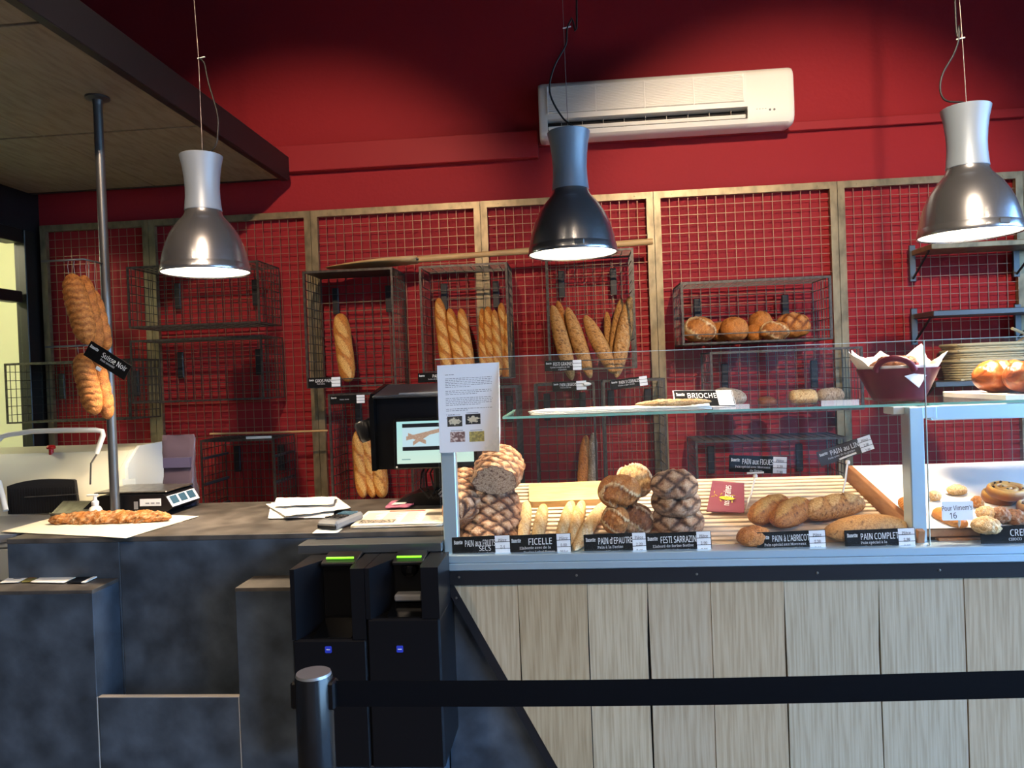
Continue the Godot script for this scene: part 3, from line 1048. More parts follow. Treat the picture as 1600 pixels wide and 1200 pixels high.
func wall_baskets() -> void:
	wire_box("upper empty shallow wire basket, partly behind the pendant over the till", Vector3(-2.410, 2.162, 0.350), Vector3(-1.670, 1.828, 0.350))
	wire_box("lower empty shallow wire basket beside the hanging twisted breads", Vector3(-2.410, 1.762, 0.350), Vector3(-1.666, 1.416, 0.350))
	var low := wire_box("low basket with runners standing beside the violet plastic bag", Vector3(-2.036, 1.206, 0.350), Vector3(-1.620, 0.653, 0.350), 0.055, "mesh", true, 0.0, 3)
	low.set_meta("group", "black wire baskets hung on the mesh panels")
	wire_box("long black wire basket by the glazed door, behind the hanging breads", Vector3(-3.140, 1.664, 0.350), Vector3(-2.415, 1.330, 0.350))
	wire_box("tall wire basket with solid top plate and one fat loaf", Vector3(-1.430, 2.091, 0.350), Vector3(-0.941, 1.465, 0.350), 0.055, "plate", true, 0.045)
	wire_box("tall wire basket packed with smooth golden baguettes", Vector3(-0.800, 2.088, 0.350), Vector3(-0.332, 1.480, 0.350), 0.055, "mesh", true, 0.05)
	wire_box("tall wire basket of pointed seeded baguettes behind the middle pendant", Vector3(-0.134, 2.129, 0.350), Vector3(0.322, 1.509, 0.350), 0.055, "mesh", false, 0.05)
	wire_box("lower wire basket holding long pale loaves behind the till", Vector3(-1.317, 1.431, 0.350), Vector3(-0.871, 0.791, 0.350))
	wire_box("lower empty wire basket partly hidden behind the taped notice", Vector3(-0.661, 1.442, 0.350), Vector3(-0.301, 0.779, 0.350))
	wire_box("narrow lower basket holding two dark sticks behind the cutting board", Vector3(-0.216, 1.446, 0.350), Vector3(0.100, 0.803, 0.350))
	wire_box("narrow lower empty wire basket right below the seeded baguettes' tilted slate", Vector3(0.140, 1.453, 0.350), Vector3(0.461, 0.795, 0.350))
	wire_box("wide wire basket with golden round loaves under the air conditioner", Vector3(0.555, 1.940, 0.350), Vector3(1.305, 1.618, 0.350), 0.055, "mesh", true, 0.05)
	wire_box("wide wire basket with cut seeded loaves behind the glass shelf", Vector3(0.691, 1.577, 0.350), Vector3(1.448, 1.257, 0.350), 0.055, "mesh", true, 0.04)
	wire_box("wide empty wire basket behind the fig bread slate", Vector3(0.602, 1.124, 0.350), Vector3(1.354, 0.742, 0.350))
	# violet plastic bag standing on the worktop's back edge
	var p0 := Vector3(-1.802, 0.998, 1.140)
	var p1 := Vector3(-1.657, 0.995, 1.140)
	var hgt := Vector3(-1.719, 1.292, 1.140).y
	var rows := []
	for i in 13:
		var s := i / 12.0
		var ring := []
		for k in 20:
			var a := TAU * k / 20
			var th := lerpf(0.045, 0.004, pow(s, 0.6))
			var x := (p0.x + p1.x) / 2 + signf(cos(a)) * pow(absf(cos(a)), 0.4) * (p1.x - p0.x) / 2 * (1.0 + 0.04 * sin(s * 9))
			var z := 1.14 + signf(sin(a)) * pow(absf(sin(a)), 0.6) * th + 0.012 * noise.get_noise_3d(x * 14, s * 5, 2.0)
			ring.append(Vector3(x, lerpf(0.985, hgt, s), z))
		rows.append(ring)
	var bag := thing("plastic_bag", "translucent violet plastic bag standing behind the weighing scale", "bag", Vector3((p0.x + p1.x) / 2, 0.985, 1.14))
	part("film", skin(rows, null, true, true), M.violet_film, bag)
	part("print_band", one_box(Vector3(p0.x + 0.012, lerpf(0.985, hgt, 0.54), 1.14), Vector3(p1.x - 0.012, lerpf(0.985, hgt, 0.68), 1.166)), M.violet_print, bag)
	# price slates on the baskets
	slate("GROS PAIN", ["Pain blanc"], Vector3(-1.330, 1.496, 0.356), 0.178, 0.052, 0.0, 0.0, "black price slate lettered gros pain on the basket with one loaf", "chalk slates on the wire baskets", 0.28)
	slate("PAIN", ["Farine de blé"], Vector3(-0.750, 1.499, 0.356), 0.15, 0.05, 0.0, 0.0, "black price slate on the packed baguette basket, partly behind the notice", "chalk slates on the wire baskets", 0.0)
	slate("", ["Farine, levain"], Vector3(-1.208, 1.400, 0.356), 0.19, 0.045, 0.0, 0.0, "black price slate on the lower basket beside the till", "chalk slates on the wire baskets", 0.24)
	slate("FESTI GRAINES", ["Farine complète de blé", "et graines"], Vector3(-0.059, 1.537, 0.362), 0.192, 0.054, 0.0, 0.0, "black price slate lettered festi graines on the seeded baguette basket", "chalk slates on the wire baskets", 0.24)
	var clipped := slate("PAIN LIEGEOIS", ["Pain au levain"], Vector3(-0.030, 1.430, 0.356), 0.178, 0.048, 0.0, 1.0, "black price slate held by a white clip on the two-stick basket", "chalk slates on the wire baskets", 0.3)
	slate("PAIN 3 CEREALES", ["Farine, seigle, levain"], Vector3(0.276, 1.435, 0.356), 0.192, 0.05, 0.0, 5.5, "tilted black price slate under the fanned seeded baguettes", "chalk slates on the wire baskets", 0.22)
	var cs := mb()
	var cp := Vector3(0.063, 1.436, 0.362)
	lathe(cs, cp, [Vector2(0, -0.022), Vector2(0.009, -0.018), Vector2(0.011, 0.0), Vector2(0.006, 0.016), Vector2(0, 0.02)], 12, Basis(Vector3(0, 0, 1), -PI / 2))
	part("clip", done(cs), M.clear_plastic, clipped)
	solo("price_strip", one_box(Vector3(0.696, 1.279, 0.356), Vector3(0.879, 1.306, 0.360)), M.price_card, "white price strip on the basket rail under the tall cut seed loaf", "price strip", "white price strips")
	solo("price_strip", one_box(Vector3(1.233, 1.275, 0.356), Vector3(1.418, 1.310, 0.360)), M.price_card, "white price strip on the basket rail beside the burgundy tub", "price strip", "white price strips")
	solo("price_strip", one_box(Vector3(-1.774, 1.206, 0.352), Vector3(-1.633, 1.219, 0.356)), M.price_card, "small white strip on the low basket with runners", "price strip", "white price strips")


# a black price board: chalk title, small lines, three white price cells
func slate(title: String, lines: Array, at: Vector3, w: float, h: float, lean: float, roll: float, label: String, group := "", cells := 0.2, m: Material = null, prices := [], bottom := false) -> Node3D:
	var b := Basis(Vector3(0, 0, 1), deg_to_rad(roll)) * Basis(Vector3(1, 0, 0), deg_to_rad(-lean))
	var xf := Transform3D(b, at)
	var t := thing("price_slate", label, "price slate", at - b * Vector3(0, h / 2, 0), group)
	var st := mb()
	box(st, at, Vector3(w, h, 0.003), 0.0008, b)
	part("board", done(st), m if m else M.slate, t)
	var cw := w * cells
	if cells > 0.0:
		for k in 3:
			st = mb()
			var c := Vector3(w / 2 - cw / 2 - 0.001, h / 2 - (k + 0.5) * h / 3.0, 0.0018)
			box(st, at + b * c, Vector3(cw - 0.002, h / 3 - 0.002, 0.0012), 0.0, b)
			var cell := part("price_card", done(st), M.price_card, t)
			if prices.size() > k and prices[k] != "":
				text(cell, prices[k], h * 0.15, xf * Transform3D(Basis(), c + Vector3(0, -h * 0.075, 0.001)), M.ink_grey, 0.8, serif)
	var x0 := -w / 2 + 0.006
	var lw := w - cw
	# maker's mark: a small chalk ribbon
	text(t, "Banette", h * 0.19, xf * Transform3D(Basis(), Vector3(x0 + lw * 0.105, h * 0.23, 0.0018)), M.chalk, 0.8, serif, "maker_mark", lw * 0.2)
	if title != "":
		var cap := h * 0.32
		var room_w := lw * 0.74
		var rows := title.split("|")
		if rows.size() > 1:
			text(t, rows[1], cap * 0.8, xf * Transform3D(Basis(), Vector3(x0 + lw * 0.72, h * -0.12, 0.0018)), M.chalk, 0.8, sans, "lettering", room_w * 0.5)
		text(t, rows[0], cap, xf * Transform3D(Basis(), Vector3(x0 + lw * 0.24 + room_w / 2, h * 0.15, 0.0018)), M.chalk, 0.8, sans, "lettering", room_w * 0.96)
	for i in lines.size():
		var cap := h * 0.13
		var top := -0.02 if title != "" else 0.15
		text(t, lines[i], cap, xf * Transform3D(Basis(), Vector3(x0 + lw * (0.5 if i % 2 == 0 else 0.58), h * (top - 0.14 - 0.22 * i), 0.0018)), M.chalk_dim, 0.9, serif, "lettering", lw * 0.8)
	return t


# ------------------------------------------------------------------ bread
# pal: [crust, baked dark, open cut, flour] linear colours
func pal(kind: String) -> Array:
	match kind:
		"gold": return [lin(208, 132, 50), lin(118, 60, 22), lin(244, 200, 118), lin(240, 218, 176)]
		"deep": return [lin(204, 132, 60), lin(122, 66, 28), lin(236, 190, 112), lin(238, 212, 164)]
		"seed": return [lin(204, 152, 86), lin(116, 74, 38), lin(232, 202, 146), lin(234, 214, 172)]
		"rustic": return [lin(172, 112, 66), lin(70, 38, 24), lin(226, 196, 148), lin(240, 224, 196)]
		"brown": return [lin(146, 92, 54), lin(66, 38, 24), lin(202, 158, 108), lin(226, 208, 180)]
		"pale": return [lin(234, 200, 140), lin(176, 122, 64), lin(246, 226, 178), lin(246, 236, 208)]
		"grey": return [lin(188, 172, 150), lin(112, 96, 78), lin(222, 206, 178), lin(232, 226, 212)]
		"brioche": return [lin(176, 88, 34), lin(84, 34, 12), lin(238, 196, 134), lin(240, 214, 170)]
	return [lin(200, 140, 70), lin(110, 60, 30), lin(235, 200, 140), lin(235, 215, 180)]


# style: what the knife did and how the crust looks. Length along x, up along y, centred.
func loaf(L: float, w: float, h: float, style: Dictionary, sd: int) -> ArrayMesh:
	var nu: int = style.get("nu", 64)
	var nv: int = style.get("nv", 36)
	var ends: float = style.get("ends", 3.0)
	var P: Array = pal(style.get("pal", "gold"))
	var lump: float = style.get("lump", 0.05)
	var flour: float = style.get("flour", 0.2)
	var seeds: float = style.get("seeds", 0.0)
	var bend: float = style.get("bend", 0.0)
	var taper: float = style.get("taper", 0.0)
	var score: String = style.get("score", "none")
	var n: int = style.get("n", 4)
	var flat: float = style.get("flat", 0.7)
	var cut: float = style.get("cut", 1.0)   # the loaf stops here with an open crumb face
	var rows := []
	var cols := []
	for i in nu + 1:
		var t := -cos(PI * i / nu)
		t = minf(t, cut)
		var x := t * L / 2
		var prof := pow(maxf(0.0, 1.0 - pow(absf(t), ends)), 0.5) * (1.0 - taper * (t + 1.0) / 2.0)
		var ring := []
		var cr := []
		for j in nv:
			var a := TAU * j / nv
			var sy := sin(a)
			var cz := cos(a)
			var th := wrapf(a - PI / 2, -PI, PI)      # 0 on top
			var lat := th / (PI / 2)
			var q := Vector3(x / w * 1.6, sy, cz) * 1.7 + Vector3(sd * 3.1, sd * 1.7, 0)
			var d := lump * noise.get_noise_3dv(q) * 1.6
			var f := fine.get_noise_3d(x * 90, sy * h * 90 + sd, cz * w * 90)
			var k := 0.25 * noise.get_noise_3dv(q * 2.1) + 0.2 * f      # <0 darker, >0 opened
			var fl := clampf((noise.get_noise_3dv(q * 1.4 + Vector3(9, 2, 5)) + flour * 1.8 - 0.75) * 1.5, 0.0, 1.0) * 0.75
			var topness := clampf(1.15 - absf(lat), 0.0, 1.0)
			match score:
				"slash":
					var best := -1.0
					for e in n:
						var xi := lerpf(-0.40, 0.40, (e + 0.5) / n) * L * 1.08
						var ang: float = style.get("angle", 0.5)
						var lx := x - xi
						var lz := lat * w * 0.62
						var du := lx * cos(ang) + lz * sin(ang)
						var dv := -lx * sin(ang) + lz * cos(ang)
						best = maxf(best, 1.0 - pow(du / (L / n * 0.62), 2.0) - pow(dv / (w * 0.2), 2.0))
					if best > 0.0:
						d += -0.02 + 0.10 * sqrt(best)
						k += 0.75 * minf(1.0, best * 3.0)
						fl = 0
					elif best > -0.35:
						d += 0.05
						k -= 0.7 * (best + 0.35) / 0.35
				"cross":
					var p: float = style.get("pitch", 0.06)
					var g1 := absf(fposmod(x / p + lat * w / p * 0.55 + 0.1 * f, 1.0) - 0.5)
					var g2 := absf(fposmod(x / p - lat * w / p * 0.55 + 0.1 * f, 1.0) - 0.5)
					var g := minf(g1, g2)
					var s := clampf((0.19 - g) / 0.14, 0.0, 1.0) * clampf(1.5 - absf(lat), 0.0, 1.0)
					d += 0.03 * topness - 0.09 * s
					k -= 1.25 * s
					k += clampf((0.27 - g) / 0.09, 0.0, 1.0) * (1.0 - s) * 0.2 * topness
					fl = maxf(fl * 0.6, 1.1 * flour * clampf((g - 0.2) * 8.0, 0.0, 1.0) * topness) * (1.0 - s)
				"ear":
					var off: float = lat * w * 0.5 + 0.16 * w * sin(x / L * 4.0) + style.get("shift", 0.0) * w
					var m := 1.0 - pow(off / (0.26 * w), 2.0) - pow(x / (0.42 * L), 2.0) + 0.5 * noise.get_noise_3dv(q * 1.2)
					if m > 0.0:
						d += -0.05 + 0.05 * f
						k += -0.15 - 0.8 * clampf(0.35 - m, 0.0, 0.35) / 0.35 + 0.5 * f
						fl = 0
					elif m > -0.6:
						d += 0.13 * (m + 0.6) / 0.6
						fl = maxf(fl, 0.95)
				"twist":
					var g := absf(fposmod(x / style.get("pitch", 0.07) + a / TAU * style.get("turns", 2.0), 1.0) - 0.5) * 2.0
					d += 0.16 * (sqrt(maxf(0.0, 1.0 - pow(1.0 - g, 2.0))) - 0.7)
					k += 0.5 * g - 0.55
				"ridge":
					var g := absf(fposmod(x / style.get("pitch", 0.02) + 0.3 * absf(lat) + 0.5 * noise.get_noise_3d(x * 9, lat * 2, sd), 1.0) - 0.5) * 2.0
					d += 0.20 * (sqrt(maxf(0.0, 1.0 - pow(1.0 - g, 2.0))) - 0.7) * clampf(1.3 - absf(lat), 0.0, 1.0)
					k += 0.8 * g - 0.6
				"crack":
					var g := absf(noise.get_noise_3dv(q * 0.9 + Vector3(0, 7, 0)))
					var s := clampf((0.09 - g) / 0.09, 0.0, 1.0) * topness
					d -= 0.10 * s
					k -= 1.0 * s
					fl *= 1.0 - s
			if seeds > 0.0 and fine.get_noise_3d(x * 260 + sd, sy * h * 260, cz * w * 260) > 0.62 - 0.3 * seeds:
				k -= 0.9
				d += 0.015
				fl *= 0.4
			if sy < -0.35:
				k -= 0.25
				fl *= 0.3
			var yy := sy * h / 2 * prof * (flat if sy < 0 else 1.0)
			var zz := cz * w / 2 * prof
			var y2 := yy * (1.0 + d) + bend * (t * t - 0.4) * 0.0
			var z2 := zz * (1.0 + d) + bend * L * (t * t - 0.35)
			ring.append(Vector3(x, maxf(y2, -h / 2 * flat), z2))
			var c: Color = P[0]
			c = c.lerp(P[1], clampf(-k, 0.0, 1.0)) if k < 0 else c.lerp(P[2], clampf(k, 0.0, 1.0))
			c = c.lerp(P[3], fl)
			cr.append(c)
		rows.append(ring)
		cols.append(cr)
		if cut < 1.0 and t >= cut:
			# crumb face
			var mid := Vector3.ZERO
			for p in ring:
				mid += p
			mid /= nv
			for s in [1.0, 0.95, 0.88, 0.8, 0.72, 0.64, 0.56, 0.48, 0.4, 0.32, 0.24, 0.16, 0.08, 0.01]:
				var r2 := []
				var c2 := []
				for j in nv:
					var p: Vector3 = mid.lerp(ring[j], s) + Vector3(0.002 * (1.0 - s), 0, 0)
					var f2 := fine.get_noise_3d(p.x * 70, p.y * 70, p.z * 70 + 5)
					r2.append(p)
					c2.append(lin(206, 176, 148).lerp(lin(104, 56, 42), clampf(f2 * 4.0 - 1.0, 0.0, 1.0)).lerp(P[1], 1.0 if s > 0.95 else 0.0))
				rows.append(r2)
				cols.append(c2)
			break
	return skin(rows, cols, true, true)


func bread(called: String, label: String, category: String, group: String, p0: Vector3, p1: Vector3, up: Vector3, w: float, h: float, style: Dictionary, sd: int, m: Material = null) -> MeshInstance3D:
	var x := (p1 - p0).normalized()
	var y := (up - x * up.dot(x)).normalized()
	var L := (p1 - p0).length()
	var b := Basis(x, y, x.cross(y))
	var flat: float = style.get("flat", 0.7)
	var mid := (p0 + p1) / 2
	# the origin sits under the loaf
	var mesh := loaf(L, w, h, style, sd)
	var st := SurfaceTool.new()
	st.append_from(mesh, 0, Transform3D(Basis(), Vector3(0, h / 2 * flat, 0)))
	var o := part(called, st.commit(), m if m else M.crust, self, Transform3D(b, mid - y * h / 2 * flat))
	tag(o, label, category, group)
	return o


func wall_breads() -> void:
	var front := Vector3(0, 0.15, 1)
	bread("loaf", "single fat golden loaf leaning in the solid-topped wire basket", "loaf", "", Vector3(-1.224, 1.492, 0.270), Vector3(-1.289, 1.873, 0.170), front, 0.095, 0.085, {"ends": 5.0, "score": "slash", "n": 3, "pal": "gold", "flour": 0.15, "angle": 0.35}, 1)
	var gold := [
		[Vector3(-0.676, 1.496, 0.250), Vector3(-0.739, 1.938, 0.130), 22, "tallest smooth golden baguette at the mesh end of the packed basket"],
		[Vector3(-0.596, 1.493, 0.270), Vector3(-0.676, 1.876, 0.160), 20, "golden baguette second in from the tallest in the packed basket"],
		[Vector3(-0.557, 1.491, 0.250), Vector3(-0.608, 1.870, 0.190), 19, "golden baguette next to the gap in the packed basket"],
		[Vector3(-0.482, 1.489, 0.270), Vector3(-0.499, 1.870, 0.130), 14, "slim golden baguette just past the gap in the packed basket"],
		[Vector3(-0.440, 1.487, 0.250), Vector3(-0.463, 1.877, 0.160), 20, "cross-slashed golden baguette beside the slim one in the packed basket"],
		[Vector3(-0.403, 1.493, 0.270), Vector3(-0.425, 1.855, 0.190), 15, "golden baguette half hidden between its slashed neighbours"],
		[Vector3(-0.374, 1.485, 0.250), Vector3(-0.391, 1.897, 0.130), 17, "tall golden baguette near the outer side of the packed basket"],
		[Vector3(-0.359, 1.484, 0.270), Vector3(-0.352, 1.844, 0.160), 14, "golden baguette against the outer mesh of the packed basket"]]
	for i in gold.size():
		var g: Array = gold[i]
		bread("baguette", g[3], "baguette", "smooth golden baguettes in the packed basket", g[0], g[1], front, g[2] * 0.0037, g[2] * 0.0036, {"ends": 4.5, "score": "slash", "n": 4, "pal": "gold", "flour": 0.12, "nv": 28, "taper": 0.18, "angle": 0.42}, 20 + i)
	var seedy := [
		[Vector3(-0.016, 1.458, 0.280), Vector3(-0.109, 1.868, 0.160), 23, "seeded pointed baguette against the basket's mesh side"],
		[Vector3(-0.015, 1.575, 0.200), Vector3(-0.082, 1.899, 0.080), 17, "darker seeded baguette tucked behind two others"],
		[Vector3(0.082, 1.465, 0.280), Vector3(-0.030, 1.854, 0.160), 22, "seeded pointed baguette standing alone at the middle"],
		[Vector3(0.206, 1.484, 0.300), Vector3(0.065, 1.803, 0.180), 23, "seeded baguette leaning farthest over in the fan"],
		[Vector3(0.194, 1.498, 0.200), Vector3(0.187, 1.827, 0.080), 14, "thin short seeded baguette at the back of the fan"],
		[Vector3(0.194, 1.525, 0.220), Vector3(0.268, 1.892, 0.100), 18, "seeded baguette leaning behind the flour-dusted one"],
		[Vector3(0.215, 1.463, 0.300), Vector3(0.312, 1.896, 0.180), 23, "tall flour-dusted seeded baguette at the end of the fan"]]
	for i in seedy.size():
		var g: Array = seedy[i]
		bread("baguette", g[3] + " in the seeded basket", "baguette", "seeded baguettes", g[0], g[1], front, g[2] * 0.0036, g[2] * 0.0034, {"ends": 2.0, "score": "crack", "pal": "seed" if i != 1 else "deep", "flour": 0.4 if i == 6 else 0.25, "seeds": 0.55, "nv": 30, "nu": 90}, 40 + i)
	var lower := [
		[Vector3(-1.173, 0.857, 0.250), Vector3(-1.216, 1.222, 0.160), 22, "slim pale long loaf nearest the mesh in the basket behind the till"],
		[Vector3(-1.120, 0.856, 0.250), Vector3(-1.173, 1.207, 0.160), 19, "pale long loaf between two others behind the till"],
		[Vector3(-1.067, 0.854, 0.250), Vector3(-1.121, 1.155, 0.160), 24, "pale long loaf nearest the till in the lower basket"]]
	for i in 3:
		var g: Array = lower[i]
		bread("long_loaf", g[3], "loaf", "long loaves behind the till", g[0], g[1], front, g[2] * 0.0037, g[2] * 0.0035, {"ends": 4.0, "score": "slash", "n": 3, "pal": "gold", "flour": 0.3, "nv": 28, "angle": 0.3}, 60 + i)
	bread("long_loaf", "brown crusty stick behind the cutting board, the warmer coloured of two", "loaf", "sticks behind the cutting board", Vector3(0.010, 0.856, 0.250), Vector3(0.049, 1.154, 0.150), front, 0.06, 0.055, {"ends": 3.0, "score": "crack", "pal": "deep", "flour": 0.15, "nv": 28}, 65)
	bread("long_loaf", "grey floury stick behind the cutting board, beside the brown one", "loaf", "sticks behind the cutting board", Vector3(0.068, 0.855, 0.250), Vector3(0.088, 1.167, 0.150), front, 0.052, 0.05, {"ends": 3.0, "score": "twist", "pal": "grey", "flour": 0.4, "nv": 28, "turns": 1.0, "pitch": 0.12}, 66)
	# golden round loaves in the wide basket
	var up := Vector3(0, 1, 0.35)
	var balls := [
		[Vector3(0.568, 1.695, 0.260), Vector3(0.743, 1.696, 0.260), 42, "ear", "round golden loaf with a pale torn front at the open basket's end"],
		[Vector3(0.734, 1.685, 0.140), Vector3(0.842, 1.685, 0.140), 34, "none", "round golden loaf at the back between two front ones"],
		[Vector3(0.765, 1.691, 0.250), Vector3(0.909, 1.692, 0.250), 40, "crack", "smooth golden boule second along the wide basket"],
		[Vector3(0.909, 1.668, 0.200), Vector3(0.995, 1.668, 0.200), 30, "none", "small golden loaf squeezed behind the smooth boule"],
		[Vector3(0.937, 1.721, 0.140), Vector3(1.061, 1.721, 0.140), 40, "crack", "tall golden boule with a dark crown at the back"],
		[Vector3(0.959, 1.672, 0.270), Vector3(1.111, 1.673, 0.270), 32, "ear", "low brown oval loaf in front of the dark-crowned boule"],
		[Vector3(1.067, 1.699, 0.180), Vector3(1.245, 1.700, 0.180), 42, "cross", "broad pale-topped round loaf at the far end of the basket"]]
	for i in balls.size():
		var g: Array = balls[i]
		bread("round_loaf", g[4], "loaf", "golden round loaves in the wide basket", g[0], g[1], up, g[2] * 0.0040, g[2] * 0.0033, {"ends": 2.4, "score": g[3], "pal": "deep" if i != 6 else "gold", "flour": 0.3 if i in [0, 6] else 0.1, "flat": 0.85, "nu": 40, "lump": 0.07, "pitch": 0.07, "shift": 0.35}, 70 + i)
	# cut seeded loaves in the basket behind the shelf
	bread("cut_loaf", "tall cut loaf covered in pale seeds behind the tilted white-edged slate", "loaf", "cut seeded loaves behind the glass shelf", Vector3(0.708, 1.338, 0.260), Vector3(0.888, 1.332, 0.260), up, 0.14, 0.125, {"ends": 3.0, "pal": "grey", "flour": 0.35, "seeds": 0.7, "taper": 0.35, "nu": 50, "flat": 0.9}, 80)
	bread("cut_loaf", "low dark poppy-topped half loaf in the middle of the seeded basket", "loaf", "cut seeded loaves behind the glass shelf", Vector3(0.945, 1.306, 0.250), Vector3(1.040, 1.309, 0.250), up, 0.09, 0.05, {"ends": 3.0, "pal": "brown", "flour": 0.1, "seeds": 0.7, "nu": 40, "flat": 0.9}, 81)
	bread("cut_loaf", "blocky golden seeded loaf near the basket end by the burgundy tub", "loaf", "cut seeded loaves behind the glass shelf", Vector3(1.103, 1.324, 0.260), Vector3(1.245, 1.326, 0.260), up, 0.09, 0.082, {"ends": 7.0, "pal": "pale", "flour": 0.2, "seeds": 0.6, "nu": 50, "flat": 0.95}, 82)
	bread("cut_loaf", "greyish poppy-seed loaf at the basket end closest to the tub", "loaf", "cut seeded loaves behind the glass shelf", Vector3(1.248, 1.325, 0.240), Vector3(1.387, 1.330, 0.240), up, 0.09, 0.085, {"ends": 3.5, "pal": "grey", "flour": 0.2, "seeds": 0.9, "nu": 50, "flat": 0.9}, 83)
	# breads strung on wires by the pole
	var hang := Vector3(-0.1, 0.1, 1)
	var hung := [
		[Vector3(-1.842, 1.675, 1.560), Vector3(-1.902, 1.946, 1.560), 34, "ridge", "ridged twisted bread hanging outermost in the upper cluster"],
		[Vector3(-1.824, 1.655, 1.530), Vector3(-1.873, 1.943, 1.530), 26, "twist", "plaited bread hanging in the middle of the upper cluster"],
		[Vector3(-1.805, 1.653, 1.500), Vector3(-1.859, 1.892, 1.500), 22, "twist", "short plaited bread hanging next to the pole in the upper cluster"],
		[Vector3(-1.826, 1.405, 1.560), Vector3(-1.877, 1.642, 1.560), 31, "ridge", "ridged bread hanging outermost in the lower pair"],
		[Vector3(-1.801, 1.385, 1.520), Vector3(-1.843, 1.622, 1.520), 25, "twist", "smooth plaited bread hanging next to the pole in the lower pair"]]
	for i in hung.size():
		var g: Array = hung[i]
		var a: Vector3 = g[0]
		var b: Vector3 = g[1]
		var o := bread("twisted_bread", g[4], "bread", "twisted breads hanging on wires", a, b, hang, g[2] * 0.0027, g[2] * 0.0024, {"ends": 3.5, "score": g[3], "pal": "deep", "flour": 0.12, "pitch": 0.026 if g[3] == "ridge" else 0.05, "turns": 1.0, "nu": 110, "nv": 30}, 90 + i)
		for k in 2:
			var st := mb()
			var top := b + Vector3(0.012 * (k * 2 - 1), 0, 0)
			tube(st, [top + (a - b).normalized() * 0.02, top + Vector3(0, 0.03, 0), Vector3(top.x + 0.004, (Vector3(-1.864, 1.999, 1.500).y if i < 3 else Vector3(-1.880, 1.671, 1.500).y), b.z)], 0.0013, 5)
			part("hanging_wire", done(st), M.wire_silver, o)
	# the hand-lettered board between the two clusters
	var sb := Vector3(-1.745, 1.609, 1.600)
	var sgn := slate("Suisse Noir", ["Pain torsadé"], sb, 0.185, 0.062, 0.0, -33.0, "small tilted black board hanging between the upper and lower twisted breads", "", 0.0)
	var st3 := mb()
	box(st3, sb + Vector3(-0.035, -0.03, 0.004), Vector3(0.02, 0.012, 0.003), 0.0, Basis(Vector3(0, 0, 1), deg_to_rad(-33)))
	part("white_sticker", done(st3), M.price_card, sgn)
	# the pole they hang from
	var px := Vector3(-1.848, 2.660, 1.430)
	var foot := Vector3(-1.846, 1.010, 1.430)
	var t := thing("pole", "thin dark steel pole from the canopy down to the worktop behind the hanging breads", "pole", Vector3(px.x, 0.985, 1.43))
	var st2 := mb()
	tube(st2, [Vector3(px.x, 0.985, 1.43), Vector3(px.x, 2.65, 1.43)], 0.0175, 18)
	part("shaft", done(st2), M.dark_grey_steel, t)
	st2 = mb()
	lathe(st2, Vector3(px.x, 2.66, 1.43), [Vector2(0, 0), Vector2(0.046, 0), Vector2(0.046, -0.008), Vector2(0.02, -0.012), Vector2(0.0175, -0.03)], 24)
	part("flange", done(st2), M.dark_grey_steel, t)
	st2 = mb()
	tube(st2, [Vector3(px.x, Vector3(-1.844, 2.280, 1.430).y, 1.43), Vector3(px.x - 0.09, Vector3(-1.938, 2.290, 1.430).y, 1.3)], 0.005)
	part("stay", done(st2), M.dark_grey_steel, t)
	for y in [Vector3(-1.864, 1.999, 1.500).y, Vector3(-1.880, 1.671, 1.500).y]:
		st2 = mb()
		tube(st2, [Vector3(px.x, y, 1.43), Vector3(px.x, y, 1.56), Vector3(px.x - 0.17, y, 1.56)], 0.004)
		part("hanger", done(st2), M.dark_grey_steel, t)



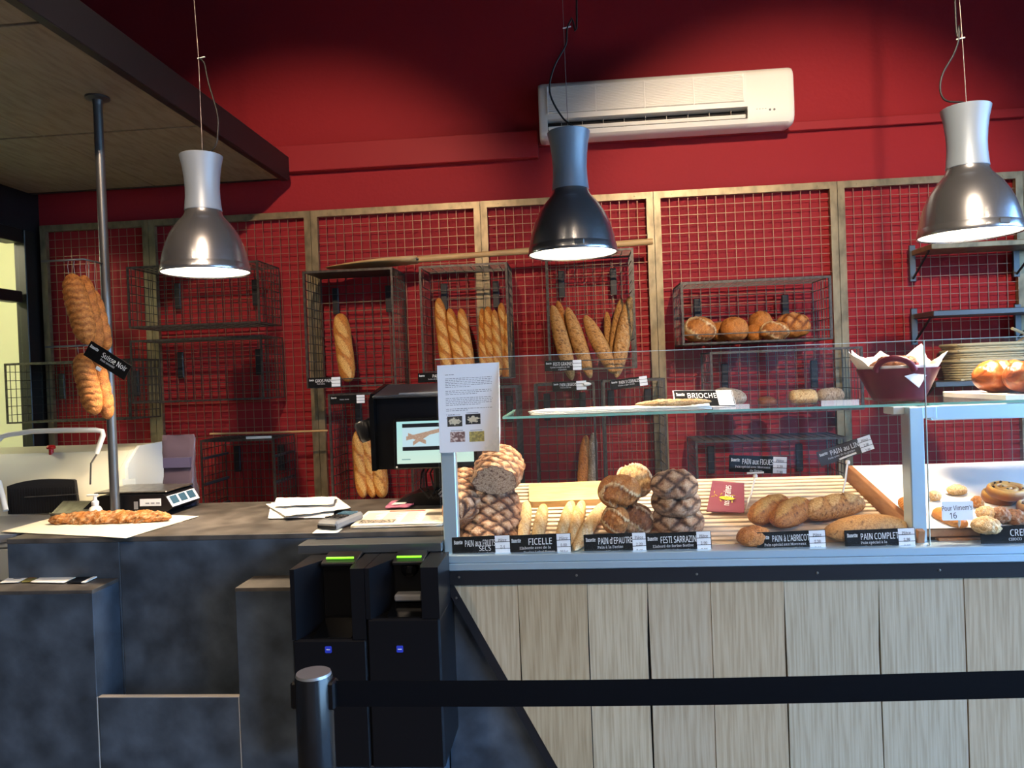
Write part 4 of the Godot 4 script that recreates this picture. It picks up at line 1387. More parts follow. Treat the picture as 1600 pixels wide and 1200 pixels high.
# ------------------------------------------------------------------ the service counter
func service_counter() -> void:
	var top := 0.985
	var t := thing("service_counter", "dark concrete-look service counter with stepped blocks beside the bread case", "counter", Vector3(-1.2, 0, 1.5))
	part("worktop", one_box(Vector3(-2.02, top - 0.018, 1.1), Vector3(-0.455, top, 1.802), 0.0015), M.worktop, t)
	part("front_panel", one_box(Vector3(-2.02, 0, 1.78), Vector3(Vector3(-1.605, 0.919, 1.800).x - 0.001, top - 0.018, 1.8), 0.001), M.concrete, t)
	part("front_panel", one_box(Vector3(Vector3(-1.605, 0.919, 1.800).x + 0.001, 0, 1.78), Vector3(-0.455, top - 0.018, 1.8), 0.001), M.concrete, t)
	part("end_panel", one_box(Vector3(-2.02, 0, 1.1), Vector3(-2.0, top - 0.018, 1.78), 0.001), M.concrete, t)
	part("back_panel", one_box(Vector3(-2.0, 0, 1.1), Vector3(-0.455, top - 0.018, 1.12)), M.concrete, t)
	var hb := 0.841
	var st := mb()
	span(st, Vector3(-2.55, 0, 1.802), Vector3(Vector3(-1.611, 0.839, 1.950).x, hb - 0.012, 1.95), 0.0015)
	part("block", done(st), M.concrete, t)
	part("block_top", one_box(Vector3(-2.55, hb - 0.012, 1.802), Vector3(Vector3(-1.611, 0.839, 1.950).x, hb, 1.95), 0.001), M.worktop, t)
	st = mb()
	span(st, Vector3(Vector3(-1.124, 0.838, 1.950).x, 0, 1.802), Vector3(-0.885, hb - 0.012, 1.95), 0.0015)
	part("block", done(st), M.concrete, t)
	part("block_top", one_box(Vector3(Vector3(-1.124, 0.838, 1.950).x, hb - 0.012, 1.802), Vector3(-0.885, hb, 1.95), 0.001), M.worktop, t)
	var lip := Vector3(-1.371, 0.486, 1.950).y
	part("trough_panel", one_box(Vector3(Vector3(-1.607, 0.839, 1.950).x, 0, 1.93), Vector3(Vector3(-1.126, 0.838, 1.950).x, lip - 0.003, 1.948), 0.001), M.concrete, t)
	part("lip", one_box(Vector3(Vector3(-1.607, 0.839, 1.950).x, lip - 0.003, 1.93), Vector3(Vector3(-1.126, 0.838, 1.950).x, lip, 1.949)), M.edge_trim, t)
	part("edge_strip", one_box(Vector3(Vector3(-1.126, 0.838, 1.950).x - 0.0015, 0, 1.945), Vector3(Vector3(-1.126, 0.838, 1.950).x + 0.0008, lip, 1.9508)), M.edge_trim, t)
	part("edge_strip", one_box(Vector3(Vector3(-1.611, 0.839, 1.950).x - 0.0008, 0, 1.945), Vector3(Vector3(-1.611, 0.839, 1.950).x + 0.0008, lip, 1.9503)), M.edge_trim, t)
	part("plinth", one_box(Vector3(-0.884, 0, 1.802), Vector3(-0.462, 0.33, 1.94), 0.0015), M.concrete, t)
	cash_machine()
	slicer()


func cash_machine() -> void:
	var t := thing("cash_machine", "black twin-slot cash payment machine with green lights between counter and bread case", "cash machine", Vector3(-0.648, 0.336, 1.95))
	var yb := 0.332
	var zt := 2.1
	part("rear_ledge", one_box(Vector3(Vector3(-0.929, 0.952, 1.900).x, 0.935, 1.802), Vector3(Vector3(-0.450, 0.954, 1.900).x, 0.965, 1.9), 0.002), M.dark_grey_steel, t)
	var xs := [Vector3(-0.882, 0.819, 2.100).x, Vector3(-0.651, 0.816, 2.100).x, Vector3(-0.426, 0.813, 2.100).x]
	for k in 2:
		var x0: float = xs[k] + 0.001
		var x1: float = xs[k + 1] - 0.001
		var ra: float = [Vector3(-0.817, 0.818, 2.100).x, Vector3(-0.589, 0.815, 2.100).x][k]
		var rb: float = [Vector3(-0.700, 0.817, 2.100).x, Vector3(-0.486, 0.814, 2.100).x][k]
		var yr: float = [Vector3(-0.765, 0.721, 2.100).y, Vector3(-0.541, 0.782, 2.100).y][k]
		var yt := 0.935
		var st := mb()
		span(st, Vector3(x0, yb, 1.802), Vector3(x1, yr, zt), 0.006)
		prism(st, PackedVector2Array([Vector2(x0, zt), Vector2(x0 + 0.014, zt), Vector2(ra, 1.99), Vector2(ra, 1.902), Vector2(x0, 1.902)]), -yr, -yt, Transform3D(Basis(Vector3(1, 0, 0), Vector3(0, 0, 1), Vector3(0, -1, 0)), Vector3.ZERO))
		prism(st, PackedVector2Array([Vector2(x1, zt), Vector2(rb + 0.006, zt), Vector2(rb, 2.07), Vector2(rb, 1.902), Vector2(x1, 1.902)]), -yr, -yt, Transform3D(Basis(Vector3(1, 0, 0), Vector3(0, 0, 1), Vector3(0, -1, 0)), Vector3.ZERO))
		var mod := part("coin_module" if k == 0 else "note_module", done(st), M.black_plastic, t)
		st = mb()
		span(st, Vector3(ra, yr, 1.902), Vector3(rb, 0.925, 1.985))
		box(st, Vector3((ra + rb) / 2, yr + 0.012, 2.04), Vector3(rb - ra, 0.012, 0.11), 0.0, Basis(Vector3(1, 0, 0), 0.25))
		part("recess", done(st), M.black_gloss, mod)
		st = mb()
		box(st, Vector3((ra + rb) / 2, 0.935, 1.97), Vector3(rb - ra - 0.004, 0.012, 0.09), 0.003, Basis(Vector3(1, 0, 0), 0.2))
		part("top_cover", done(st), M.black_plastic, mod)
		st = mb()
		box(st, Vector3((ra + rb) / 2, 0.942, 1.99), Vector3((rb - ra) * 0.75, 0.004, 0.006), 0.0, Basis(Vector3(1, 0, 0), 0.3))
		part("led_strip", done(st), M.led_green, mod)
		st = mb()
		var bc: Vector3 = [Vector3(-0.770, 0.692, 2.100), Vector3(-0.551, 0.692, 2.100)][k]
		prism(st, round_rect(0.02, 0.02, 0.003), 0.0, 0.002, Transform3D(Basis(), bc))
		var badge := part("badge", done(st), M.badge_blue, mod)
		part("badge_mark", one_box(bc + Vector3(-0.006, -0.0012, 0.002), bc + Vector3(0.006, 0.0012, 0.0025)), M.chalk, badge)
		if k == 1:
			st = mb()
			span(st, Vector3(ra + 0.008, yr + 0.03, 1.985), Vector3(rb - 0.008, yr + 0.052, 2.03), 0.005)
			part("note_mouth", done(st), M.grey_plastic, mod)
			st = mb()
			lathe(st, Vector3((ra + rb) / 2, 0.905, 1.985), [Vector2(0.028, 0), Vector2(0.024, 0.016), Vector2(0.012, 0.024), Vector2(0, 0.026)], 20, Basis(Vector3(1, 0, 0), Vector3(0, 0, 1), Vector3(0, -1, 0)))
			part("tray_spout", done(st), M.black_gloss, mod)
			st = mb()
			span(st, Vector3(x0 + 0.02, 0.56, 2.099), Vector3(x1 - 0.03, 0.562, 2.101))
			part("seam", done(st), M.grey_plastic, mod)
	part("foot_rail", one_box(Vector3(xs[0] + 0.02, 0.3305, 1.95), Vector3(xs[2] - 0.02, 0.336, 2.09)), M.dark_grey_steel, t)


func slicer() -> void:
	var x1 := Vector3(-2.174, 1.019, 0.950).x
	var xf := Vector3(-2.003, 1.204, 1.300).x
	var t := thing("bread_slicer", "cream bread slicing machine with white tube handle and red stop button", "bread slicer", Vector3(-2.45, 0, 1.2))
	var yt := Vector3(-2.137, 1.231, 1.050).y
	# hood: profile in z and y, extruded along x
	var xfm := Transform3D(Basis(Vector3(0, 0, 1), Vector3(0, 1, 0), Vector3(1, 0, 0)), Vector3.ZERO)
	var st := mb()
	prism(st, PackedVector2Array([Vector2(0.75, 0.0), Vector2(0.75, yt), Vector2(0.98, yt), Vector2(1.06, yt - 0.008), Vector2(1.27, yt - 0.2), Vector2(1.3, yt - 0.25), Vector2(1.3, 0.0)]), -2.86, xf - 0.0, xfm, 0.5)
	part("housing", done(st), M.cream_enamel, t)
	st = mb()
	prism(st, PackedVector2Array([Vector2(0.75, 0.0), Vector2(0.75, yt + 0.008), Vector2(1.0, yt + 0.008), Vector2(1.09, yt - 0.06), Vector2(1.1, yt - 0.08), Vector2(1.1, 0.0)]), xf, xf + 0.014, xfm)
	part("side_plate", done(st), M.pale_enamel, t)
	# loading mouth with an arched top
	var a := Vector3(-2.401, 1.026, 1.306)
	var b := Vector3(-2.088, 1.030, 1.306)
	var h := Vector3(-2.259, 1.128, 1.306).y
	var poly := PackedVector2Array([Vector2(a.x, 0.99), Vector2(b.x, 0.99), Vector2(b.x - 0.012, h - 0.004)])
	for i in 9:
		var s := i / 8.0
		poly.append(Vector2(lerpf(b.x - 0.02, a.x, s), h + 0.006 * sin(PI * s) - 0.02 * pow(s, 4.0)))
	st = mb()
	prism(st, poly, 1.29, 1.306)
	part("mouth", done(st), M.dark_void, t)
	st = mb()
	for k in 26:
		var x := lerpf(a.x + 0.01, b.x - 0.01, k / 25.0)
		bar(st, Vector3(x, 0.995, 1.309), Vector3(x, h - 0.03, 1.309), 0.0022)
	part("blade", done(st), M.black_steel, t, Transform3D(), true)
	st = mb()
	tube(st, [Vector3(-2.320, 1.061, 1.312), Vector3(-2.082, 1.068, 1.312)], 0.0025, 6)
	part("guard_rod", done(st), M.steel, t)
	# the raised tube handle
	st = mb()
	tube(st, [Vector3(-2.674, 1.171, 1.220), Vector3(-2.552, 1.252, 1.220), Vector3(-2.481, 1.313, 1.220), Vector3(-2.448, 1.321, 1.220), Vector3(-2.342, 1.331, 1.220), Vector3(-2.196, 1.332, 1.220), Vector3(-2.052, 1.328, 1.220), Vector3(-2.024, 1.322, 1.220), Vector3(-2.021, 1.305, 1.220), Vector3(-2.054, 1.229, 1.220)], 0.011, 12)
	part("handle", done(st), M.white_tube, t)
	st = mb()
	tube(st, [Vector3(-2.041, 1.225, 1.240), Vector3(-2.048, 1.191, 1.270), Vector3(-2.035, 1.106, 1.300)], 0.0035, 6)
	part("hinge_cable", done(st), M.black_cable, t)
	st = mb()
	lathe(st, Vector3(-2.374, 1.227, 1.060), [Vector2(0.01, -0.02), Vector2(0.01, 0.012), Vector2(0.018, 0.014), Vector2(0.02, 0.022), Vector2(0.014, 0.03), Vector2(0, 0.032)], 18)
	part("stop_button", done(st), M.red_plastic, t)
	# out-feed ledge at counter height and the panel below it
	st = mb()
	prism(st, PackedVector2Array([Vector2(-2.9, -1.3), Vector2(-2.025, -1.3), Vector2(-2.025, -1.62), Vector2(-2.04, -1.66), Vector2(-2.08, -1.7), Vector2(-2.14, -1.72), Vector2(-2.9, -1.72)]), 0.955, 0.982, Transform3D(Basis(Vector3(1, 0, 0), Vector3(0, 0, -1), Vector3(0, 1, 0)), Vector3.ZERO))
	part("outfeed_ledge", done(st), M.grey_plastic, t)
	part("lower_panel", one_box(Vector3(-2.86, Vector3(-2.115, 0.930, 1.700).y + 0.003, 1.3), Vector3(-2.03, 0.955, 1.7), 0.003), M.pale_enamel, t)
	part("lower_panel", one_box(Vector3(-2.86, 0.0, 1.3), Vector3(-2.03, Vector3(-2.115, 0.930, 1.700).y - 0.003, 1.7), 0.003), M.pale_enamel, t)
	# reflective side guard seen at the mouth's near end
	st = mb()
	tube(st, [Vector3(-2.425, 1.132, 1.320), Vector3(-2.395, 1.072, 1.340), Vector3(-2.368, 1.014, 1.360)], 0.011, 10)
	part("side_arm", done(st), M.white_tube, t)


# ------------------------------------------------------------------ things on the counter
func counter_things() -> void:
	var top := 0.985
	var p: Array
	# white paper with a long twisted bread
	var pap := thing("paper_sheet", "large white sheet spread on the counter under the long twisted bread", "paper", Vector3(-1.75, top, 1.6))
	part("sheet", sheet(Vector3(-2.138, 0.985, 1.677), Vector3(-1.555, 0.985, 1.839), Vector3(-1.495, 0.985, 1.448), Vector3(-2.122, 0.985, 1.276), 0.0016, 0.004, 0.12), M.paper_warm, pap)
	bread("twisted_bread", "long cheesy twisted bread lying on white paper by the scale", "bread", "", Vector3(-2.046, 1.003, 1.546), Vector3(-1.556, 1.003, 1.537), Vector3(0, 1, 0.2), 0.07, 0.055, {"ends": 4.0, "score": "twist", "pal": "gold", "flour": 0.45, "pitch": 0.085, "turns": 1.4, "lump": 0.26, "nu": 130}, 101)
	# weighing scale
	var sx0 := -2.0
	var sx1 := -1.657
	var z0 := 1.165
	var z1 := 1.395
	var sy := Vector3(-1.666, 1.071, 1.395).y
	var t := thing("weighing_scale", "low black weighing scale with steel platter and small displays on its end", "scale", Vector3((sx0 + sx1) / 2, top, (z0 + z1) / 2))
	var st := mb()
	prism(st, PackedVector2Array([Vector2(sx0 - 0.02, top + 0.008), Vector2(sx1 - 0.01, top + 0.008), Vector2(sx1 + 0.028, top + 0.03), Vector2(sx1, sy - 0.008), Vector2(sx1 - 0.012, sy), Vector2(sx0 + 0.07, sy), Vector2(sx0 + 0.04, sy - 0.012), Vector2(sx0 - 0.02, top + 0.022)]), z0, z1)
	part("body", done(st), M.black_plastic, t)
	part("platter", one_box(Vector3(sx0 + 0.03, sy + 0.004, z0 - 0.02), Vector3(sx1 - 0.004, sy + 0.011, z1 - 0.015), 0.003), M.steel, t)
	for x in [sx0 + 0.02, sx1 - 0.03]:
		for z in [z0 + 0.03, z1 - 0.03]:
			st = mb()
			lathe(st, Vector3(x, top, z), [Vector2(0, 0), Vector2(0.014, 0), Vector2(0.012, 0.009), Vector2(0, 0.009)], 12)
			part("foot", done(st), M.black_plastic, t)
	var e := Vector3(sx1, sy - 0.008, 0) - Vector3(sx1 + 0.028, top + 0.03, 0)
	var bx := Basis(Vector3(0, 0, -1), e.normalized(), Vector3(0, 0, -1).cross(e.normalized()))
	var mid := (Vector3(sx1, sy - 0.008, (z0 + z1) / 2) + Vector3(sx1 + 0.028, top + 0.03, (z0 + z1) / 2)) / 2
	st = mb()
	box(st, mid, Vector3(z1 - z0 - 0.008, e.length() - 0.006, 0.004), 0.001, bx)
	var dp := part("display_panel", done(st), M.price_card, t)
	for k in 3:
		st = mb()
		box(st, mid + bx * Vector3(-0.072 + k * 0.068, 0.004, 0.002), Vector3(0.052, e.length() * 0.62, 0.002), 0.0, bx)
		part("display", done(st), M.display_blue, dp)
	st = mb()
	span(st, Vector3(-1.764, 1.025, 1.396), Vector3(-1.675, 1.054, 1.398))
	var stk := part("sticker", done(st), M.price_card, t)
	for k in 3:
		part("print_line", one_box(Vector3(-1.711, 1.034, 1.399) + Vector3(-0.028 + 0.022 * k, 0, 0), Vector3(-1.711, 1.034, 1.399) + Vector3(-0.012 + 0.022 * k, 0.005, 0.0006)), M.ink_grey, stk)
	part("sticker", one_box(Vector3(-1.789, 1.013, 1.396), Vector3(-1.773, 1.044, 1.398)), M.grey_plastic, t)
	# folded price card behind the scale
	solo("card", one_box(Vector3(-2.029, 1.048, 1.120), Vector3(-1.942, 1.103, 1.124), 0.0), M.pale_enamel, "small pale card standing behind the weighing scale's platter", "card")
	# soap pump
	var sp := Vector3(-1.905, 1.036, 1.470)
	sp.y = top
	t = thing("pump_bottle", "clear pump bottle with white pump head between slicer and scale", "bottle", sp)
	st = mb()
	lathe(st, sp, [Vector2(0, 0.001), Vector2(0.024, 0.001), Vector2(0.026, 0.006), Vector2(0.026, 0.04), Vector2(0.02, 0.052), Vector2(0.012, 0.058), Vector2(0.012, 0.064), Vector2(0, 0.064)], 24)
	part("bottle", done(st), M.clear_plastic, t)
	st = mb()
	lathe(st, sp, [Vector2(0, 0.06), Vector2(0.013, 0.06), Vector2(0.014, 0.074), Vector2(0.008, 0.08), Vector2(0.006, 0.098), Vector2(0, 0.098)], 20)
	box(st, sp + Vector3(-0.01, 0.1, 0), Vector3(0.046, 0.008, 0.014), 0.003)
	part("pump_head", done(st), M.white_tube, t)
	# small dark crumb tray leaning by the slicer
	var ct := mb()
	var c0 := Vector3(Vector3(-2.043, 1.038, 1.420).x, 0.985, 1.42)
	var cb := Basis(Vector3(0, 1, 0), -0.12) * Basis(Vector3(1, 0, 0), 0.55)
	box(ct, c0 + Vector3(0, 0.036, -0.04), Vector3(0.19, 0.006, 0.085), 0.001, cb)
	box(ct, c0 + cb * Vector3(0, 0.002, 0.042) + Vector3(0, 0.036, -0.04), Vector3(0.19, 0.018, 0.004), 0.001, cb)
	solo("crumb_tray", done(ct), M.steel, "dull metal crumb tray tilted between slicer mouth and scale", "tray")
	# folded white cloths
	t = thing("cloth_stack", "rumpled pile of white paper wrappers on the worktop before the low basket", "wrappers", Vector3(-1.1, top, 1.5))
	part("wrapper", sheet(Vector3(-1.176, 0.985, 1.537), Vector3(-0.921, 0.985, 1.553), Vector3(-1.029, 0.985, 1.154), Vector3(-1.309, 0.985, 1.180), 0.004, 0.008, 0.08, 1.0), M.cloth_white, t)
	part("wrapper", sheet(Vector3(-1.091, 0.985, 1.583) + Vector3(0, 0.013, 0), Vector3(-0.883, 0.985, 1.440) + Vector3(0, 0.012, 0), Vector3(-1.027, 0.985, 1.170) + Vector3(0, 0.013, 0), Vector3(-1.285, 0.985, 1.291) + Vector3(0, 0.012, 0), 0.003, 0.012, 0.07, 5.0), M.cloth_white, t)
	part("wrapper", sheet(Vector3(-1.197, 0.985, 1.429) + Vector3(0, 0.026, 0), Vector3(-0.966, 0.985, 1.402) + Vector3(0, 0.026, 0), Vector3(-1.014, 0.985, 1.219) + Vector3(0, 0.026, 0), Vector3(-1.269, 0.985, 1.217) + Vector3(0, 0.025, 0), 0.003, 0.01, 0.06, 9.0), M.cloth_white, t)
	# card terminal
	var cp := Vector3(-0.870, 0.985, 1.767)
	var tb := Basis(Vector3(0, 1, 0), -0.35)
	t = thing("card_terminal", "small grey card terminal on the counter edge beside the newspaper", "card terminal", cp)
	st = mb()
	box(st, cp + tb * Vector3(0, 0.022, -0.075), Vector3(0.085, 0.03, 0.16), 0.008, tb * Basis(Vector3(1, 0, 0), 0.06))
	part("body", done(st), M.grey_plastic, t)
	st = mb()
	box(st, cp + tb * Vector3(0, 0.0135, 0.003), Vector3(0.078, 0.014, 0.008), 0.002, tb)
	part("card_slot", done(st), M.black_plastic, t)
	st = mb()
	box(st, cp + tb * Vector3(0, 0.0415, -0.115), Vector3(0.06, 0.002, 0.045), 0.0, tb * Basis(Vector3(1, 0, 0), 0.06))
	part("screen", done(st), M.display_blue, t)
	for r in 4:
		for c in 3:
			st = mb()
			box(st, cp + tb * Vector3(-0.022 + c * 0.022, 0.0375 + 0.001 * (3 - r), -0.03 - r * 0.016), Vector3(0.017, 0.004, 0.011), 0.001, tb * Basis(Vector3(1, 0, 0), 0.06))
			part("key", done(st), M.black_plastic, t)
	solo("receipt", sheet(Vector3(-0.907, 0.985, 1.816), Vector3(-0.819, 0.985, 1.814), Vector3(-0.823, 0.985, 1.750), Vector3(-0.913, 0.985, 1.752), 0.0012, 0.002, 0.1), M.paper, "white receipt slip poking out under the card terminal", "receipt")
	# newspaper, pink packet
	var o := Vector3(-0.809, 0.985, 1.462)
	var al := Vector3(-0.491, 0.985, 1.447) - o
	var dn := Vector3(-0.793, 0.985, 1.753) - o
	t = thing("newspaper", "folded newspaper lying on the worktop in front of the till", "newspaper", o + al / 2 + dn / 2)
	part("folded_pages", sheet(o + dn, o + dn + al, o + al, o, 0.008, 0.002, 0.2), M.paper_warm, t)
	part("printed_page", print_quad(o + Vector3(0, 0.0115, 0), al, dn), M.newsprint, t)
	t = thing("snack_packet", "small pink and white packet lying behind the newspaper", "packet", Vector3(-0.706, 0.985, 1.321))
	part("packet", sheet(Vector3(-0.763, 0.985, 1.385), Vector3(-0.669, 0.985, 1.369), Vector3(-0.664, 0.985, 1.220), Vector3(-0.777, 0.985, 1.220), 0.006, 0.01, 0.05, 2.0), M.pink_print, t)
	part("label", sheet(Vector3(-0.747, 0.985, 1.344) + Vector3(0, 0.013, 0), Vector3(-0.697, 0.985, 1.336) + Vector3(0, 0.013, 0), Vector3(-0.692, 0.985, 1.262) + Vector3(0, 0.013, 0), Vector3(-0.744, 0.985, 1.271) + Vector3(0, 0.013, 0), 0.002), M.paper, t)
	# leaflets on the stepped block
	var hb := 0.8425
	var lf := [
		[Vector3(-2.007, 0.843, 1.858), Vector3(-1.944, 0.843, 1.853), Vector3(-1.949, 0.843, 1.778), Vector3(-2.035, 0.843, 1.773), "paper", "white leaflet with a dark headline at the block's outer end"],
		[Vector3(-1.932, 0.843, 1.854), Vector3(-1.902, 0.843, 1.847), Vector3(-1.922, 0.843, 1.763), Vector3(-1.962, 0.843, 1.760), "magazine_olive", "olive and brown leaflet between two white ones on the stepped block"],
		[Vector3(-1.898, 0.843, 1.856), Vector3(-1.764, 0.843, 1.871), Vector3(-1.773, 0.843, 1.763), Vector3(-1.907, 0.843, 1.763), "paper", "widest plain white leaflet on the stepped block"],
		[Vector3(-1.752, 0.843, 1.872), Vector3(-1.700, 0.843, 1.874), Vector3(-1.708, 0.843, 1.766), Vector3(-1.768, 0.843, 1.763), "black_plastic", "dark leaflet with a white edge nearest the niche"]]
	for i in 4:
		var l: Array = lf[i]
		var g := thing("leaflet", l[5], "leaflet", (l[0] + l[2]) / 2, "leaflets on the stepped block")
		part("cover", sheet(l[0], l[1], l[2], l[3], 0.003, 0.001, 0.2), M[l[4]], g)
		if i == 3:
			part("white_edge", sheet(l[1] + Vector3(0, 0.001, 0), l[1] + Vector3(0.014, 0.001, 0), l[2] + Vector3(0.014, 0.001, 0), l[2] + Vector3(0, 0.001, 0), 0.004), M.paper, g)
		elif i == 0:
			part("headline", sheet(l[0].lerp(l[3], 0.5) + Vector3(0.03, 0.0042, 0), l[1].lerp(l[2], 0.5) + Vector3(-0.02, 0.0042, 0), l[1].lerp(l[2], 0.68) + Vector3(-0.02, 0.0042, 0), l[0].lerp(l[3], 0.68) + Vector3(0.03, 0.0042, 0), 0.0006), M.grey_plastic, g)
		elif i == 1:
			part("picture", sheet(l[0].lerp(l[3], 0.45) + Vector3(0.006, 0.0042, 0), l[1].lerp(l[2], 0.45) + Vector3(-0.006, 0.0042, 0), l[1].lerp(l[2], 0.85) + Vector3(-0.006, 0.0042, 0), l[0].lerp(l[3], 0.85) + Vector3(0.006, 0.0042, 0), 0.0006), M.tray_side, g)
	till()


func till() -> void:
	var z := 1.42
	var t := thing("till", "black touch-screen till with a lit customer display facing the shop", "till", Vector3(-0.6, 0.985, 1.35))
	var a := Vector3(-0.783, 1.147, 1.420)
	var b := Vector3(-0.390, 1.136, 1.420)
	var yt := Vector3(-0.741, 1.439, 1.420).y
	var xfm := Transform3D(Basis(Vector3(0, 0, 1), Vector3(0, 1, 0), Vector3(1, 0, 0)), Vector3.ZERO)
	var st := mb()
	# hood: roof and back sloping away, open towards the shop
	prism(st, PackedVector2Array([Vector2(1.40, a.y), Vector2(1.22, a.y + 0.03), Vector2(1.16, yt + 0.02), Vector2(1.2, yt + 0.035), Vector2(1.40, yt)]), a.x, b.x, xfm, 0.4)
	part("housing", done(st), M.black_plastic, t)
	st = mb()
	prism(st, PackedVector2Array([Vector2(1.44, a.y), Vector2(1.2, a.y + 0.01), Vector2(1.14, yt + 0.03), Vector2(1.2, yt + 0.042), Vector2(1.42, yt + 0.006), Vector2(1.45, yt - 0.02)]), a.x - 0.012, a.x + 0.006, xfm)
	part("side_cheek", done(st), M.black_gloss, t)
	st = mb()
	box(st, Vector3((a.x + b.x) / 2, yt + 0.012, 1.32), Vector3(b.x - a.x, 0.012, 0.25), 0.005, Basis(Vector3(1, 0, 0), 0.16))
	part("roof", done(st), M.roof_grey, t)
	st = mb()
	box(st, Vector3(a.x + 0.2, yt - 0.0, 1.42), Vector3(0.2, 0.012, 0.03), 0.005)
	part("roof_handle", done(st), M.grey_plastic, t)
	# customer display
	var d0 := Vector3(-0.698, 1.154, 1.460)
	var d1 := Vector3(-0.384, 1.348, 1.460)
	var db := Basis(Vector3(0, 1, 0), 0.06) * Basis(Vector3(1, 0, 0), -0.1)
	var dc := (d0 + d1) / 2
	st = mb()
	box(st, dc, Vector3(absf(d1.x - d0.x), absf(d1.y - d0.y), 0.02), 0.005, db)
	var disp := part("display", done(st), M.black_gloss, t)
	var w := absf(d1.x - d0.x) - 0.022
	var h := absf(d1.y - d0.y) - 0.034
	part("screen", print_quad(dc + db * Vector3(-w / 2 + 0.002, h / 2 + 0.004, 0.0108), db * Vector3(w, 0, 0), db * Vector3(0, -h, 0)), M.till_screen, disp)
	st = mb()
	lathe(st, dc + db * Vector3(-w / 2, -h / 2 - 0.008, 0.0105), [Vector2(0.004, 0), Vector2(0.0035, 0.001), Vector2(0, 0.001)], 10, db * Basis(Vector3(1, 0, 0), Vector3(0, 0, 1), Vector3(0, -1, 0)))
	part("logo_dot", done(st), M.chalk_dim, disp)
	# reader fixed to the side
	var kc := Vector3(-0.832, 1.301, 1.360)
	st = mb()
	lathe(st, kc, [Vector2(0, -0.045), Vector2(0.034, -0.042), Vector2(0.04, -0.03), Vector2(0.04, 0.03), Vector2(0.034, 0.04), Vector2(0, 0.042)], 24, Basis(Vector3(0, 0, 1), 0.35))
	box(st, kc + Vector3(0.045, 0.02, -0.01), Vector3(0.06, 0.03, 0.05), 0.006)
	part("side_reader", done(st), M.black_plastic, t)
	# stand, cables
	var f0 := Vector3(-0.749, 0.985, 1.176)
	st = mb()
	prism(st, PackedVector2Array([Vector2(f0.x, 0.9855), Vector2(f0.x + 0.25, 0.9855), Vector2(f0.x + 0.25, 1.02), Vector2(f0.x + 0.17, 1.05), Vector2(f0.x + 0.08, 1.032), Vector2(f0.x + 0.005, 1.0)]), 1.14, 1.3, Transform3D(), 0.3)
	part("foot", done(st), M.black_plastic, t)
	st = mb()
	span(st, Vector3(f0.x + 0.16, 1.02, 1.17), Vector3(f0.x + 0.23, a.y + 0.05, 1.27), 0.01)
	part("neck", done(st), M.black_plastic, t)
	for k in 3:
		st = mb()
		var x := f0.x + 0.12 + 0.018 * k
		tube(st, [Vector3(x + 0.03, a.y + 0.02, 1.28), Vector3(x, a.y - 0.03, 1.31), Vector3(x - 0.005 + 0.01 * k, 1.06, 1.32), Vector3(x + 0.03, 1.02, 1.33), Vector3(x + 0.06, 1.05, 1.31)], 0.0035, 6)
		part("cable", done(st), M.black_cable, t)
	st = mb()
	lathe(st, Vector3(f0.x + 0.2, 1.035, 1.302), [Vector2(0.018, 0), Vector2(0.015, 0.004), Vector2(0, 0.004)], 16, Basis(Vector3(1, 0, 0), Vector3(0, 0, 1), Vector3(0, -1, 0)))
	part("socket", done(st), M.chalk_dim, t)


# ------------------------------------------------------------------ the bread case
func tray_point(x: float, s: float, off := 0.0) -> Vector3:
	# s runs 0 at the front to 1 at the back of the sloping display
	return Vector3(x, lerpf(0.915, 1.05, s), lerpf(1.85, 1.2, s)) + TRAY_N * off


